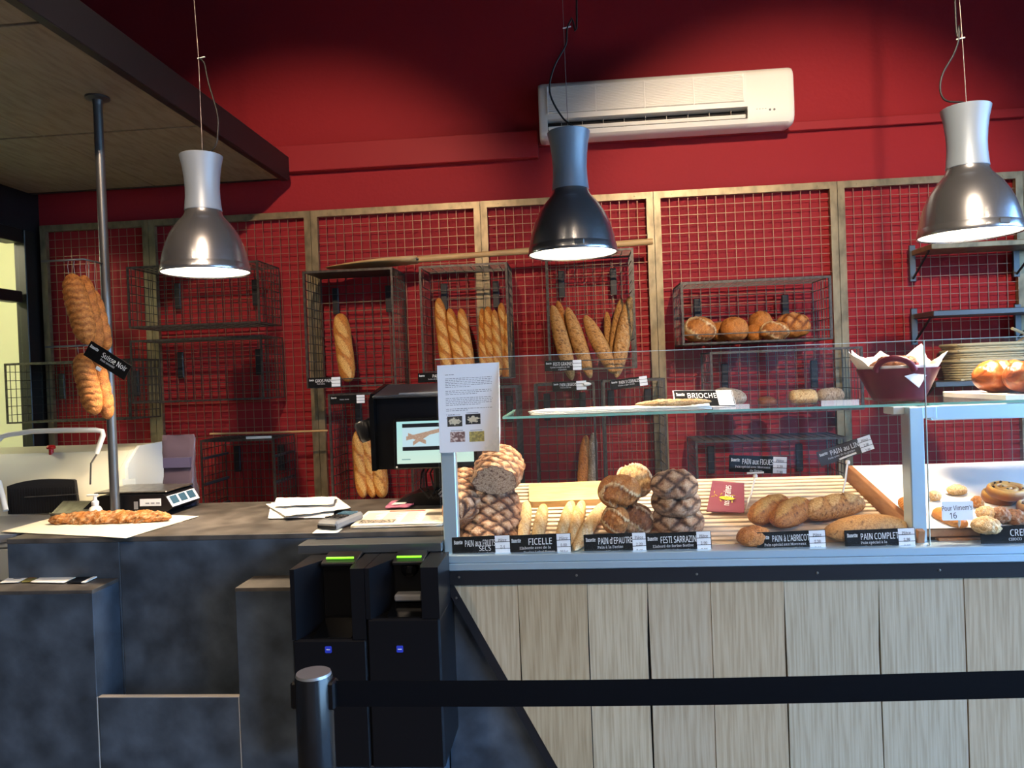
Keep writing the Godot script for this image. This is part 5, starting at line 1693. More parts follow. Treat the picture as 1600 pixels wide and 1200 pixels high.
func showcase() -> void:
	var xl := -0.457
	var xr := 2.75
	var t := thing("display_case", "glass-fronted bread display case with grey oak plank front and pale blue rail", "display case", Vector3(1.1, 0, 1.6))
	# front: concrete panel, diagonal steel bar, oak planks
	part("concrete_panel", one_box(Vector3(xl, 0.02, 1.82), Vector3(0.4, 0.836, 1.84), 0.001), M.concrete, t)
	part("end_panel", one_box(Vector3(xl, 0.02, 1.2), Vector3(xl + 0.02, 0.86, 1.82), 0.001), M.concrete, t)
	part("back_panel", one_box(Vector3(xl + 0.02, 0.02, 1.2), Vector3(xr, 1.0, 1.215), 0.001), M.black_steel, t)
	var da := Vector3(-0.417, 0.823, 1.885)
	var db := Vector3(-0.100, 0.224, 1.885)
	var d2 := Vector2(db.x - da.x, db.y - da.y).normalized()
	var p0 := Vector2(da.x, da.y) - d2 * 0.1
	var p1 := Vector2(da.x, da.y) + d2 * 1.1
	var half := PackedVector2Array([p0, p1, Vector2(3.5, p1.y), Vector2(3.5, p0.y)])
	var edges := [-0.45, Vector3(-0.209, 0.745, 1.885).x, Vector3(0.015, 0.742, 1.885).x, Vector3(0.206, 0.740, 1.885).x, Vector3(0.403, 0.737, 1.885).x, Vector3(0.630, 0.735, 1.885).x, Vector3(0.918, 0.731, 1.885).x, Vector3(1.171, 0.728, 1.885).x, Vector3(1.421, 0.725, 1.885).x, 1.75, 2.02, 2.28, 2.5, 2.75]
	var yt := Vector3(0.384, 0.821, 1.885).y
	var tones := [0, 3, 2, 1, 0, 4, 4, 0, 2, 1, 3, 4, 0]
	for i in edges.size() - 1:
		var g0 := 0.0006 + 0.0012 * (i % 2)
		var pl := PackedVector2Array([Vector2(edges[i] + g0, 0.06), Vector2(edges[i] + g0 + 0.002 * ((i * 3) % 2), 0.5), Vector2(edges[i] + 0.0005, yt), Vector2(edges[i + 1] - 0.0005, yt), Vector2(edges[i + 1] - 0.0005 - 0.003 * (i % 3), 0.62), Vector2(edges[i + 1] - 0.0012, 0.06)])
		for q in Geometry2D.intersect_polygons(pl, half):
			var st := mb()
			prism(st, q, 1.862, 1.885 + 0.0008 * ((i * 5) % 3))
			part("plank", done(st), M["oak_%d" % tones[i]], t)
	var st := mb()
	var nrm := Vector2(-d2.y, d2.x)
	if nrm.x > 0:
		nrm = -nrm
	prism(st, PackedVector2Array([p0, p1, p1 + nrm * 0.028, p0 + nrm * 0.028]), 1.84, 1.884)
	part("diagonal_bar", done(st), M.black_steel, t)
	part("backing", one_box(Vector3(-0.42, 0.06, 1.845), Vector3(xr, yt - 0.1, 1.858)) if false else one_box(Vector3(0.4, 0.06, 1.845), Vector3(xr, yt, 1.858)), M.dark_void, t)
	var ys0 := Vector3(0.382, 0.823, 1.893).y
	var ys1 := Vector3(0.384, 0.870, 1.893).y
	part("steel_strip", one_box(Vector3(xl, ys0, 1.82), Vector3(xr, ys1, 1.893), 0.001), M.black_steel, t)
	for p in [Vector3(-0.398, 0.850, 1.893), Vector3(-0.018, 0.850, 1.893), Vector3(0.361, 0.848, 1.893), Vector3(0.731, 0.846, 1.893), Vector3(1.097, 0.849, 1.893), Vector3(-0.411, 0.780, 1.884)]:
		st = mb()
		lathe(st, p, [Vector2(0.0042, 0), Vector2(0.0038, 0.002), Vector2(0, 0.003)], 10, Basis(Vector3(1, 0, 0), Vector3(0, 0, 1), Vector3(0, -1, 0)))
		part("screw", done(st), M.steel, t)
	var yr1 := Vector3(0.385, 0.922, 1.900).y
	var yrm := Vector3(0.384, 0.896, 1.900).y
	part("rail", one_box(Vector3(xl, yrm + 0.001, 1.8), Vector3(xr, yr1, 1.9), 0.003), M.blue_aluminium, t)
	part("rail", one_box(Vector3(xl, ys1 + 0.001, 1.8), Vector3(xr, yrm - 0.001, 1.9), 0.003), M.blue_aluminium, t)
	part("rail_seam", one_box(Vector3(xl + 0.002, yrm - 0.001, 1.81), Vector3(xr, yrm + 0.001, 1.897)), M.seam, t)
	part("floor_deck", one_box(Vector3(xl + 0.02, 0.84, 1.215), Vector3(xr, 0.87, 1.82)), M.tray_side, t)
	# posts
	var pa := Vector3(1.047, 1.099, 1.830).x
	var pb := Vector3(1.092, 1.098, 1.830).x
	var la := Vector3(-0.448, 1.058, 1.865).x
	var lb := Vector3(-0.401, 1.057, 1.865).x
	var sh := Vector3(0.416, 1.360, 1.800).y
	part("post", one_box(Vector3(la, yr1, 1.82), Vector3(lb, sh - 0.01, 1.865), 0.003), M.blue_aluminium, t)
	part("post", one_box(Vector3(pa, yr1, 1.765), Vector3(pb, sh - 0.01, 1.83), 0.003), M.blue_aluminium, t)
	part("post", one_box(Vector3(2.55, yr1, 1.765), Vector3(2.6, sh - 0.01, 1.83), 0.003), M.blue_aluminium, t)
	# glass shelf on two spans and its rails
	for k in 2:
		var x0: float = [Vector3(-0.244, 1.358, 1.800).x, Vector3(1.122, 1.339, 1.800).x][k]
		var x1: float = [Vector3(1.116, 1.339, 1.800).x, xr][k]
		var g := part("glass_shelf", one_box(Vector3(x0, sh - 0.008, 1.26), Vector3(x1, sh, 1.798)), M.clear_glass, t)
		part("glass_edge", one_box(Vector3(x0, sh - 0.008, 1.7985), Vector3(x1, sh, 1.8005)), M.glass_edge, g)
		part("glass_edge", one_box(Vector3(x0 - 0.002, sh - 0.008, 1.26), Vector3(x0 - 0.0005, sh, 1.798)), M.glass_edge, g)
	part("shelf_rail", one_box(Vector3(Vector3(1.130, 1.322, 1.800).x, Vector3(1.274, 1.303, 1.800).y, 1.76), Vector3(xr, sh - 0.009, 1.797), 0.003), M.blue_aluminium, t)
	part("shelf_clip", one_box(Vector3(1.093, 1.312, 1.815), Vector3(1.139, 1.350, 1.790), 0.002), M.blue_aluminium, t)
	part("shelf_bracket", one_box(Vector3(Vector3(1.011, 1.322, 1.800).x, sh - 0.034, 1.72), Vector3(pa, sh - 0.009, 1.8), 0.002), M.pale_enamel, t)
	# front glass
	var gt := Vector3(0.519, 1.558, 1.876).y
	var gx := [Vector3(-0.454, 1.269, 1.876).x, Vector3(1.080, 1.225, 1.876).x, xr]
	for k in 2:
		var g := part("front_glass", one_box(Vector3(gx[k] + 0.001, yr1, 1.87), Vector3(gx[k + 1] - 0.001, gt, 1.876)), M.clear_glass, t)
		part("glass_edge", one_box(Vector3(gx[k] + 0.001, gt, 1.87), Vector3(gx[k + 1] - 0.001, gt + 0.0015, 1.876)), M.glass_edge_bright, g)
		if k == 1:
			part("glass_edge", one_box(Vector3(gx[k] - 0.001, yr1, 1.87), Vector3(gx[k] + 0.001, gt, 1.876)), M.glass_edge_bright, g)
	var eg := part("end_glass", one_box(Vector3(xl + 0.004, yr1, 1.3), Vector3(xl + 0.01, sh, 1.81)), M.clear_glass, t)
	part("glass_edge", one_box(Vector3(xl + 0.004, sh, 1.3), Vector3(xl + 0.01, sh + 0.0015, 1.81)), M.glass_edge, eg)
	# slatted sloping tray
	var tr := thing("slatted_tray", "sloping tray of pale wooden slats under the loaves in the case", "tray", tray_point(0.3, 0.0, -0.02))
	var sb := Basis(Vector3(1, 0, 0), TRAY_N, Vector3(1, 0, 0).cross(TRAY_N))
	for k in 18:
		st = mb()
		var c := tray_point(0.318, (k + 0.35) / 17.6, -0.005)
		box(st, c, Vector3(1.45, 0.01, 0.0215), 0.002, sb)
		part("slat", done(st), M.slat_wood, tr)
	for x in [-0.3, 0.3, 0.9]:
		st = mb()
		box(st, tray_point(x, 0.5, -0.0175), Vector3(0.03, 0.015, 0.63), 0.002, sb)
		part("bearer", done(st), M.tray_side, tr)
	# paper-lined pastry board
	var bd := thing("pastry_board", "raised board lined with white paper beyond the metal post, covered in pastries", "board", tray_point(1.9, 0.0, 0.0))
	st = mb()
	box(st, tray_point(1.9, 0.52, 0.022), Vector3(1.63, 0.03, 0.6), 0.003, sb)
	part("board", done(st), M.tray_side, bd)
	part("paper", sheet(tray_point(1.09, 0.055, 0.038), tray_point(2.7, 0.055, 0.038), tray_point(2.7, 0.99, 0.038), tray_point(1.06, 0.99, 0.038), 0.0012, 0.006, 0.25), M.paper, bd)
	st = mb()
	box(st, tray_point(1.068, 0.5, -0.02), Vector3(0.022, 0.13, 0.64), 0.002, sb)
	part("side_board", done(st), M.tray_side, bd)
	part("front_support", one_box(tray_point(1.13, 0.05, -0.02) + Vector3(0, 0, -0.02), tray_point(2.6, 0.05, 0.008), 0.002), M.tray_side, bd)
	notice()
	price_slates()


func notice() -> void:
	var c00 := Vector3(-0.448, 1.253, 1.878)
	var c10 := Vector3(-0.247, 1.257, 1.878)
	var c11 := Vector3(-0.243, 1.541, 1.878)
	var c01 := Vector3(-0.446, 1.538, 1.878)
	var curl := func(s: float, t: float) -> float:
		var d := maxf(0.0, s - t * 1.0 - 0.72)
		return d * d * 0.75 + 0.004 * s * (1.0 - t)
	var n := thing("notice", "printed white notice with four small pictures taped to the case glass", "notice", (c00 + c10) / 2)
	part("sheet", sheet(c00, c10, c11, c01, 0.0004, 0.0, 0.1, 0.0, curl), M.paper_blue, n)
	var rows := []
	var a := []
	var m := ArrayMesh.new()
	var v := PackedVector3Array()
	var uv := PackedVector2Array()
	var nn := PackedVector3Array()
	var idx := PackedInt32Array()
	for i in 17:
		for j in 17:
			var s := i / 16.0
			var t := j / 16.0
			v.append(c00.lerp(c10, s).lerp(c01.lerp(c11, s), t) + Vector3(0, 0, 0.0009 + curl.call(s, t)))
			uv.append(Vector2(s, 1.0 - t))
			nn.append(Vector3(0, 0, 1))
	for i in 16:
		for j in 16:
			var k := i * 17 + j
			idx.append_array([k, k + 1, k + 18, k, k + 18, k + 17])
	a.resize(Mesh.ARRAY_MAX)
	a[Mesh.ARRAY_VERTEX] = v
	a[Mesh.ARRAY_NORMAL] = nn
	a[Mesh.ARRAY_TEX_UV] = uv
	a[Mesh.ARRAY_INDEX] = idx
	m.add_surface_from_arrays(Mesh.PRIMITIVE_TRIANGLES, a)
	part("print", m, M.notice_print, n)


func price_slates() -> void:
	var g := "price slates along the case front"
	var z := 1.866
	slate("PAIN aux FRUITS|SECS", ["", "Raisins, noix, noisettes"], Vector3(-0.325, 0.944, 1.866), 0.192, 0.064, 4.0, 1.3, "black slate lettered pain aux fruits secs in front of the diamond-cut fruit loaf", g, 0.26, null, ["Pièce", "2.4", ""])
	slate("FICELLE", ["Elaborée avec de la", "Farine Label Rouge"], Vector3(-0.132, 0.946, 1.866), 0.2, 0.064, 4.0, 1.3, "black slate lettered ficelle in front of the thin pale sticks", g, 0.23, null, ["Pièce", "0.80", "250 g"])
	slate("PAIN d'EPAUTRE", ["Pain à la Farine", "d'Epeautre"], Vector3(0.109, 0.944, 1.866), 0.2, 0.064, 4.0, 1.3, "black slate lettered pain d'epautre in front of the torn round loaves", g, 0.22, null, ["Pièce", "2.20", "7.60"])
	slate("FESTI SARRAZIN", ["Elaboré de farine festive", "15% de Sarrazin"], Vector3(0.310, 0.944, 1.866), 0.208, 0.064, 4.0, 1.3, "black slate lettered festi sarrazin in front of the stacked floury loaves", g, 0.22, null, ["Pièce", "2.90", "7.50"])
	slate("PAIN à L'ABRICOT", ["Pain spécial aux Morceaux", "d'Abricots et Raisins"], Vector3(0.662, 0.942, 1.866), 0.213, 0.061, 4.0, 1.3, "black slate lettered pain à l'abricot in front of the small dark roll", g, 0.24, null, ["Pièce", "2.30", "7.90"])
	slate("PAIN COMPLET", ["Pain spécial à la", "Farine complète"], Vector3(0.933, 0.943, 1.866), 0.213, 0.061, 4.0, 1.3, "black slate lettered pain complet in front of the smooth oval loaf", g, 0.24, null, ["Pièce", "2.90", "9.30"])
	slate("CREPE:", ["CHOCO"], Vector3(1.329, 0.945, 1.866), 0.19, 0.064, 4.0, 1.3, "dark blue-grey board with chalk prices in front of the piled pastries", g, 0.0)
	# white-edged slate leaning back on the glass shelf
	var at := Vector3(0.456, 1.390, 1.560)
	var b := slate("BRIOCHE", ["TE-NIVE"], at, 0.205, 0.09, 55.0, -1.5, "white-edged black slate tilted far back on the glass shelf by the paper pile", "", 0.27)
	var fb := Basis(Vector3(0, 0, 1), deg_to_rad(-1.5)) * Basis(Vector3(1, 0, 0), deg_to_rad(-55.0))
	var st := mb()
	box(st, at + fb * Vector3(0, 0, -0.002), Vector3(0.212, 0.097, 0.003), 0.0, fb)
	part("white_border", done(st), M.chalk, b)
	st = mb()
	var lo := at + fb * Vector3(0, -0.02, -0.004)
	bar(st, Vector3(lo.x - 0.02, 1.362, lo.z - 0.02), lo + Vector3(-0.02, 0.004, -0.008), 0.006)
	bar(st, Vector3(lo.x + 0.04, 1.362, lo.z - 0.02), lo + Vector3(0.04, 0.004, -0.008), 0.006)
	part("stand", done(st), M.clear_plastic, b)
	# slates on clear stalks
	for k in 2:
		var c: Vector3 = [Vector3(0.655, 1.138, 1.480), Vector3(0.970, 1.179, 1.470)][k]
		var foot: Vector3 = [Vector3(0.596, 0.982, 1.527), Vector3(0.913, 1.026, 1.586)][k]
		var p := slate("PAIN aux FIGUES" if k == 0 else "PAIN au LIN", ["Pain spécial avec Morceaux", "de figues"] if k == 0 else ["Pain avec de la graine", "de lin"], c, 0.208 if k == 0 else 0.2, 0.062 if k == 0 else 0.056, 0.0, -3.5 if k == 0 else 17.5, ["black slate lettered pain aux figues raised on a clear stalk", "brown tilted slate lettered pain au lin raised on a clear stalk"][k], "slates raised on clear stalks", 0.24, null if k == 0 else M.slate_brown, ["Pièce", "2.30", "7.90"])
		var clip: Vector3 = [Vector3(0.644, 1.095, 1.480), Vector3(0.976, 1.136, 1.470)][k]
		st = mb()
		tube(st, [foot, foot.lerp(clip, 0.5) + Vector3(0.003, 0, 0), clip], 0.0035, 8)
		part("stalk", done(st), M.clear_plastic, p)
		st = mb()
		lathe(st, clip, [Vector2(0, -0.008), Vector2(0.008, -0.006), Vector2(0.009, 0.002), Vector2(0.006, 0.008), Vector2(0, 0.009)], 14)
		bar(st, clip + Vector3(-0.03, 0.012, 0.004), clip + Vector3(0.03, 0.014 + 0.02 * k, 0.004), 0.006)
		part("clip", done(st), M.clear_plastic, p)
	# white card with the price of the rolls
	var cd := Vector3(1.178, 1.022, 1.845)
	st = mb()
	prism(st, round_rect(0.094, 0.06, 0.005), -0.001, 0.001, Transform3D(Basis(), cd))
	var card := thing("price_card", "white card with dark handwriting standing above the long glossy roll", "price card", cd - Vector3(0, 0.03, 0))
	part("card", done(st), M.paper_blue, card)
	text(card, "Pour Vimem's", 0.015, Transform3D(Basis(Vector3(0, 0, 1), 0.03), cd + Vector3(-0.002, 0.009, 0.0012)), M.ink, 0.72)
	text(card, "16", 0.019, Transform3D(Basis(Vector3(0, 0, 1), 0.05), cd + Vector3(-0.014, -0.015, 0.0012)), M.ink, 0.8)
	st = mb()
	tube(st, [cd + Vector3(0.008, -0.022, -0.002), cd + Vector3(0.012, -0.055, -0.02)], 0.004, 8)
	part("stalk", done(st), M.clear_plastic, card)


# ------------------------------------------------------------------ loaves in the case
func case_breads() -> void:
	var n := TRAY_N
	# cutting board
	var st := mb()
	var c := (Vector3(-0.211, 1.042, 1.299) + Vector3(0.099, 1.043, 1.292) + Vector3(-0.163, 1.009, 1.458) + Vector3(0.094, 1.020, 1.402)) / 4
	var cbs := Basis(n, 0.05) * Basis(Vector3(1, 0, 0), n, Vector3(1, 0, 0).cross(n))
	prism(st, round_rect(0.36, 0.2, 0.02), -0.012, 0.012, Transform3D(cbs * Basis(Vector3(1, 0, 0), Vector3(0, 0, -1), Vector3(0, 1, 0)), c + Vector3(0.03, 0, 0)))
	solo("cutting_board", done(st), M.board_wood, "pale wooden cutting board lying on the slats behind the thin sticks", "cutting board")
	# fruit loaves
	var fruit := {"ends": 7.0, "score": "cross", "pal": "rustic", "flour": 0.5, "pitch": 0.052, "lump": 0.08, "nu": 110, "nv": 72, "flat": 0.7}
	bread("fruit_loaf", "big dark diamond-cut fruit loaf at the bottom of the pile by the case end", "loaf", "diamond-cut fruit loaves", Vector3(-0.313, 0.871, 1.750), Vector3(-0.319, 1.077, 1.545), Vector3(0, 0.5, 0.87), 0.215, 0.16, fruit, 110)
	var half := fruit.duplicate()
	half["cut"] = 0.62
	half["ends"] = 3.0
	var e1 := Vector3(-0.296, 1.140, 1.629)
	bread("fruit_loaf", "cut half fruit loaf showing its brown crumb on top of the pile", "loaf", "diamond-cut fruit loaves", e1 + Vector3(0.012, 0.05, -0.24), e1 + Vector3(0, -0.035, 0.12), Vector3(0, 1, 0.2), 0.18, 0.14, half, 111)
	bread("fruit_loaf", "fruit loaf mostly hidden behind the pile at the case end", "loaf", "diamond-cut fruit loaves", Vector3(-0.408, 1.004, 1.719), Vector3(-0.433, 1.096, 1.423), n, 0.15, 0.15, fruit, 112)
	# thin sticks
	var sticks := [
		[Vector3(-0.191, 0.937, 1.835), Vector3(-0.199, 1.016, 1.452), 20, "palest floury stick touching the diamond-cut loaf"],
		[Vector3(-0.147, 0.938, 1.827), Vector3(-0.133, 1.009, 1.488), 21, "short golden-tipped stick alone on the slats"],
		[Vector3(-0.073, 0.936, 1.840), Vector3(-0.028, 1.014, 1.463), 22, "yellow stick leaning against its darker-sided neighbour"],
		[Vector3(-0.033, 0.935, 1.841), Vector3(0.011, 1.015, 1.459), 20, "stick with a dark long cut beside the yellow one"],
		[Vector3(-0.021, 0.927, 1.880), Vector3(0.091, 1.010, 1.483), 22, "floury stick lying aslant, nearest the torn round loaves"]]
	for i in 5:
		var s: Array = sticks[i]
		bread("thin_stick", s[3], "bread stick", "thin pale sticks in the case", s[0], s[1], n, s[2] * 0.00222, s[2] * 0.0019, {"ends": 3.2, "score": "slash", "n": 3, "pal": "pale", "flour": 0.55 if i in [0, 4] else 0.25, "nv": 28, "angle": 0.2}, 120 + i)
	# torn round loaves
	var ear := {"ends": 2.3, "score": "ear", "pal": "deep", "flour": 0.5, "lump": 0.12, "nu": 60, "nv": 48, "flat": 0.8, "shift": 0.5}
	var rd := [
		[Vector3(0.072, 0.985, 1.720), Vector3(0.168, 0.996, 1.720), 0.11, 0.095, "golden torn loaf at the bottom of the pile, next to the aslant stick"],
		[Vector3(0.138, 0.979, 1.700), Vector3(0.250, 0.991, 1.680), 0.12, 0.1, "flour-dusted torn loaf at the bottom of the pile beside the floury stack"],
		[Vector3(0.063, 1.078, 1.700), Vector3(0.211, 1.091, 1.690), 0.13, 0.105, "torn loaf with a dusted ear on top of the golden one"],
		[Vector3(0.130, 1.095, 1.600), Vector3(0.263, 1.107, 1.580), 0.13, 0.115, "pale floury torn loaf at the back, highest of the pile"]]
	for i in 4:
		var s: Array = rd[i]
		var sy := ear.duplicate()
		sy["pal"] = ["deep", "brown", "deep", "pale"][i]
		sy["flour"] = [0.15, 0.65, 0.3, 0.6][i]
		sy["shift"] = [0.3, 0.2, 0.45, 0.1][i]
		bread("torn_loaf", s[4], "loaf", "torn round loaves in the case", s[0], s[1], n + Vector3(0, 0, 0.35), s[2], s[3], sy, 130 + i)
	var cross := {"ends": 2.4, "score": "cross", "pal": "brown", "flour": 0.7, "pitch": 0.07, "lump": 0.1, "nu": 60, "nv": 48, "flat": 0.75}
	var sr := [
		[Vector3(0.243, 0.982, 1.700), Vector3(0.420, 0.982, 1.700), 0.165, 0.095, "bottom loaf of the stack of three floury diamond-cut loaves"],
		[Vector3(0.243, 1.045, 1.700), Vector3(0.411, 1.046, 1.700), 0.16, 0.09, "middle loaf of the stack of three floury diamond-cut loaves"],
		[Vector3(0.243, 1.102, 1.700), Vector3(0.404, 1.103, 1.700), 0.15, 0.08, "top loaf of the stack of three floury diamond-cut loaves"]]
	for i in 3:
		var s: Array = sr[i]
		bread("buckwheat_loaf", s[4], "loaf", "stacked floury loaves in the case", s[0], s[1], n + Vector3(0, 0, 0.3), s[2], s[3], cross, 140 + i)
	# burgundy paper bag with the maker's mark
	var b0 := Vector3(0.449, 0.983, 1.574)
	var b1 := Vector3(0.577, 0.979, 1.593)
	var b2 := Vector3(0.614, 1.058, 1.430)
	var b3 := Vector3(0.498, 1.070, 1.430)
	var bag := thing("bread_bag", "small burgundy paper bag with yellow and white lettering propped up on the slats", "paper bag", Vector3(0.518, 0.979, 1.551))
	part("bag", sheet(b0, b1, b2, b3, 0.004, 0.006, 0.09, 3.0), M.burgundy_paper, bag)
	var bn := (b1 - b0).cross(b3 - b0).normalized()
	var upv := ((b3 + b2) - (b0 + b1)).normalized()
	var rot := Basis(upv, bn.cross(upv), bn)
	var mc := (b0 + b1 + b2 + b3) / 4 + bn * 0.0125
	text(bag, "graines", 0.026, Transform3D(rot, mc + upv * 0.024), M.chalk, 0.62, sans, "maker_lettering")
	text(bag, "nos", 0.022, Transform3D(rot, mc - upv * 0.046), M.chalk, 0.6, sans, "maker_lettering")
	st = mb()
	prism(st, ellipse(0.010, 0.026, 24), 0.0, 0.0008, Transform3D(rot, mc - upv * 0.018))
	part("yellow_oval", done(st), M.yellow_ink, bag)
	text(bag, "5", 0.014, Transform3D(rot, mc - upv * 0.018 + bn * 0.0012), M.burgundy_paper, 0.9, sans, "maker_lettering")
	var dashes := [[-0.045, 0.012], [-0.038, -0.006], [-0.048, -0.014], [-0.02, 0.004], [-0.02, -0.034], [0.022, 0.002], [0.026, -0.018], [0.02, -0.036]]
	for k in dashes.size():
		var q: Vector3 = mc + upv * dashes[k][1] - bn.cross(upv) * dashes[k][0]
		st = mb()
		var a := k * 0.9
		bar(st, q - rot * Vector3(cos(a), sin(a), 0) * 0.006, q + rot * Vector3(cos(a), sin(a), 0) * 0.006, 0.002, 0.0008)
		part("yellow_dash", done(st), M.yellow_ink, bag)
	# apricot, linseed and wholemeal loaves
	var oval := {"ends": 2.3, "score": "slash", "n": 2, "pal": "deep", "flour": 0.1, "seeds": 0.5, "lump": 0.06, "nu": 64, "nv": 40, "flat": 0.75, "angle": 0.15}
	bread("apricot_loaf", "seed-sprinkled golden oval loaf nearer the burgundy bag", "loaf", "apricot loaves in the case", Vector3(0.578, 0.979, 1.713), Vector3(0.732, 1.013, 1.550), n, 0.1, 0.09, oval, 150)
	bread("apricot_loaf", "seed-sprinkled golden oval loaf touching the pale slashed one", "loaf", "apricot loaves in the case", Vector3(0.642, 0.973, 1.743), Vector3(0.798, 1.006, 1.584), n, 0.105, 0.09, oval, 151)
	var lin_s := {"ends": 2.8, "score": "slash", "n": 3, "pal": "seed", "flour": 0.3, "seeds": 0.8, "lump": 0.04, "nu": 72, "nv": 40, "flat": 0.75, "angle": 0.7}
	bread("linseed_loaf", "speckled oval loaf with three slashes under the brown tilted slate", "loaf", "", Vector3(0.754, 0.987, 1.673), Vector3(0.989, 1.008, 1.572), n, 0.105, 0.085, lin_s, 152)
	bread("wholemeal_loaf", "smooth tapered brown loaf lying behind the pain complet slate", "loaf", "", Vector3(0.775, 0.955, 1.831), Vector3(1.051, 0.966, 1.775), n, 0.115, 0.09, {"ends": 1.9, "pal": "seed", "flour": 0.15, "seeds": 0.15, "lump": 0.03, "nu": 64, "nv": 40, "flat": 0.75}, 153)
	bread("small_roll", "small dark torn roll at the front edge beside the pain à l'abricot slate", "roll", "", Vector3(0.498, 0.946, 1.850), Vector3(0.610, 0.952, 1.821), n, 0.08, 0.07, {"ends": 2.3, "score": "crack", "pal": "deep", "flour": 0.05, "lump": 0.1, "nu": 48, "flat": 0.75}, 154)
	# pastries on the paper-lined board
	var o := 0.062
	bread("ribbed_roll", "ribbed golden roll showing just before the metal post", "roll", "", Vector3(1.098, 1.023, 1.635), Vector3(1.096, 0.992, 1.784), n, 0.06, 0.05, {"ends": 3.0, "score": "ridge", "pal": "gold", "flour": 0.1, "pitch": 0.014, "nu": 80, "nv": 28}, 160, M.glossy_crust)
	bread("long_roll", "long glossy golden roll in front of the handwritten card", "roll", "", Vector3(1.171, 0.995, 1.709), Vector3(1.205, 0.970, 1.830), n, 0.062, 0.052, {"ends": 4.0, "pal": "deep", "flour": 0.1, "lump": 0.05, "nu": 48, "nv": 32}, 161, M.glossy_crust)
	var puffs := [
		[Vector3(1.217, 0.971, 1.853), Vector3(1.304, 0.973, 1.843), 0.075, 0.058, "pale", "pale flattened pastry bun touching the dark price board"],
		[Vector3(1.268, 0.994, 1.793), Vector3(1.321, 0.998, 1.775), 0.06, 0.055, "pale", "round choux bun in front of the spiral roll"],
		[Vector3(1.301, 0.992, 1.805), Vector3(1.359, 0.995, 1.788), 0.06, 0.058, "rustic", "sugar-dusted choux bun beside the pale one"],
		[Vector3(1.306, 1.013, 1.671), Vector3(1.344, 1.014, 1.668), 0.045, 0.045, "gold", "small golden choux bun just behind the handwritten card"],
		[Vector3(1.341, 0.984, 1.802), Vector3(1.411, 0.987, 1.791), 0.07, 0.05, "rustic", "crumb-topped bun behind the dark price board"],
		[Vector3(1.201, 1.026, 1.601), Vector3(1.241, 1.027, 1.597), 0.045, 0.04, "pale", "tiny pale bun beside the glass joint"],
		[Vector3(1.284, 1.036, 1.551), Vector3(1.352, 1.038, 1.543), 0.05, 0.04, "pale", "pale icing-sugared pastry at the back of the board"]]
	for i in puffs.size():
		var s: Array = puffs[i]
		bread("pastry_bun", s[5], "pastry", "", s[0], s[1], n, s[2], s[3], {"ends": 2.2, "score": "crack", "pal": s[4], "flour": 0.45, "lump": 0.16, "nu": 40, "nv": 30, "flat": 0.75}, 170 + i)
	spiral("large raisin spiral pastry lying on top of another at the back of the board", Vector3(1.435, 1.045, 1.644), 0.062, 1)
	spiral("raisin spiral pastry half hidden under the large one", Vector3(1.425, 1.023, 1.615), 0.058, 2)
	spiral("single raisin spiral pastry lying nearer the glass than the stacked pair", Vector3(1.481, 1.001, 1.721), 0.06, 3)


func ellipse(rx: float, ry: float, n: int) -> PackedVector2Array:
	var p := PackedVector2Array()
	for i in n:
		p.append(Vector2(rx * cos(TAU * i / n), ry * sin(TAU * i / n)))
	return p


func spiral(label: String, at: Vector3, r: float, sd: int) -> void:
	var b := Basis(Vector3(1, 0, 0), TRAY_N, Vector3(1, 0, 0).cross(TRAY_N))
	var t := thing("raisin_spiral", label, "pastry", at - TRAY_N * 0.02, "raisin spirals on the pastry board")
	var P := pal("gold")
	var rows := []
	var cols := []
	for i in 121:
		var s := i / 120.0
		var a := s * TAU * 2.8 + sd
		var rr := r * (0.16 + 0.80 * s)
		var ring := []
		var cr := []
		for k in 12:
			var g := TAU * k / 12
			var hw := r * 0.145
			var wob := 1.0 + 0.12 * noise.get_noise_3d(s * 20, k * 0.4, sd)
			var rad := rr + cos(g) * hw * wob
			var up := sin(g) * 0.020 * wob * (1.0 - 0.15 * s)
			ring.append(at + b * Vector3(cos(a) * rad, up, sin(a) * rad))
			var top := sin(g)
			cr.append(P[0].lerp(P[2], clampf(top * 0.9 - 0.1 + 0.4 * noise.get_noise_3d(s * 30, k, 3), 0, 1)).lerp(P[1], clampf(-top * 0.5 + pow(absf(cos(g)), 2.0) * 0.85, 0, 1)))
		rows.append(ring)
		cols.append(cr)
	part("coil", skin(rows, cols, true, true), M.glossy_crust, t)
	var r2 := RandomNumberGenerator.new()
	r2.seed = sd
	for k in 9:
		var a := r2.randf() * TAU
		var q := r * (0.2 + 0.7 * r2.randf())
		var st := mb()
		lathe(st, at + b * Vector3(cos(a) * q, 0.016, sin(a) * q), [Vector2(0, -0.003), Vector2(0.004, -0.001), Vector2(0.0045, 0.002), Vector2(0, 0.005)], 8)
		part("raisin", done(st), M.black_steel, t)


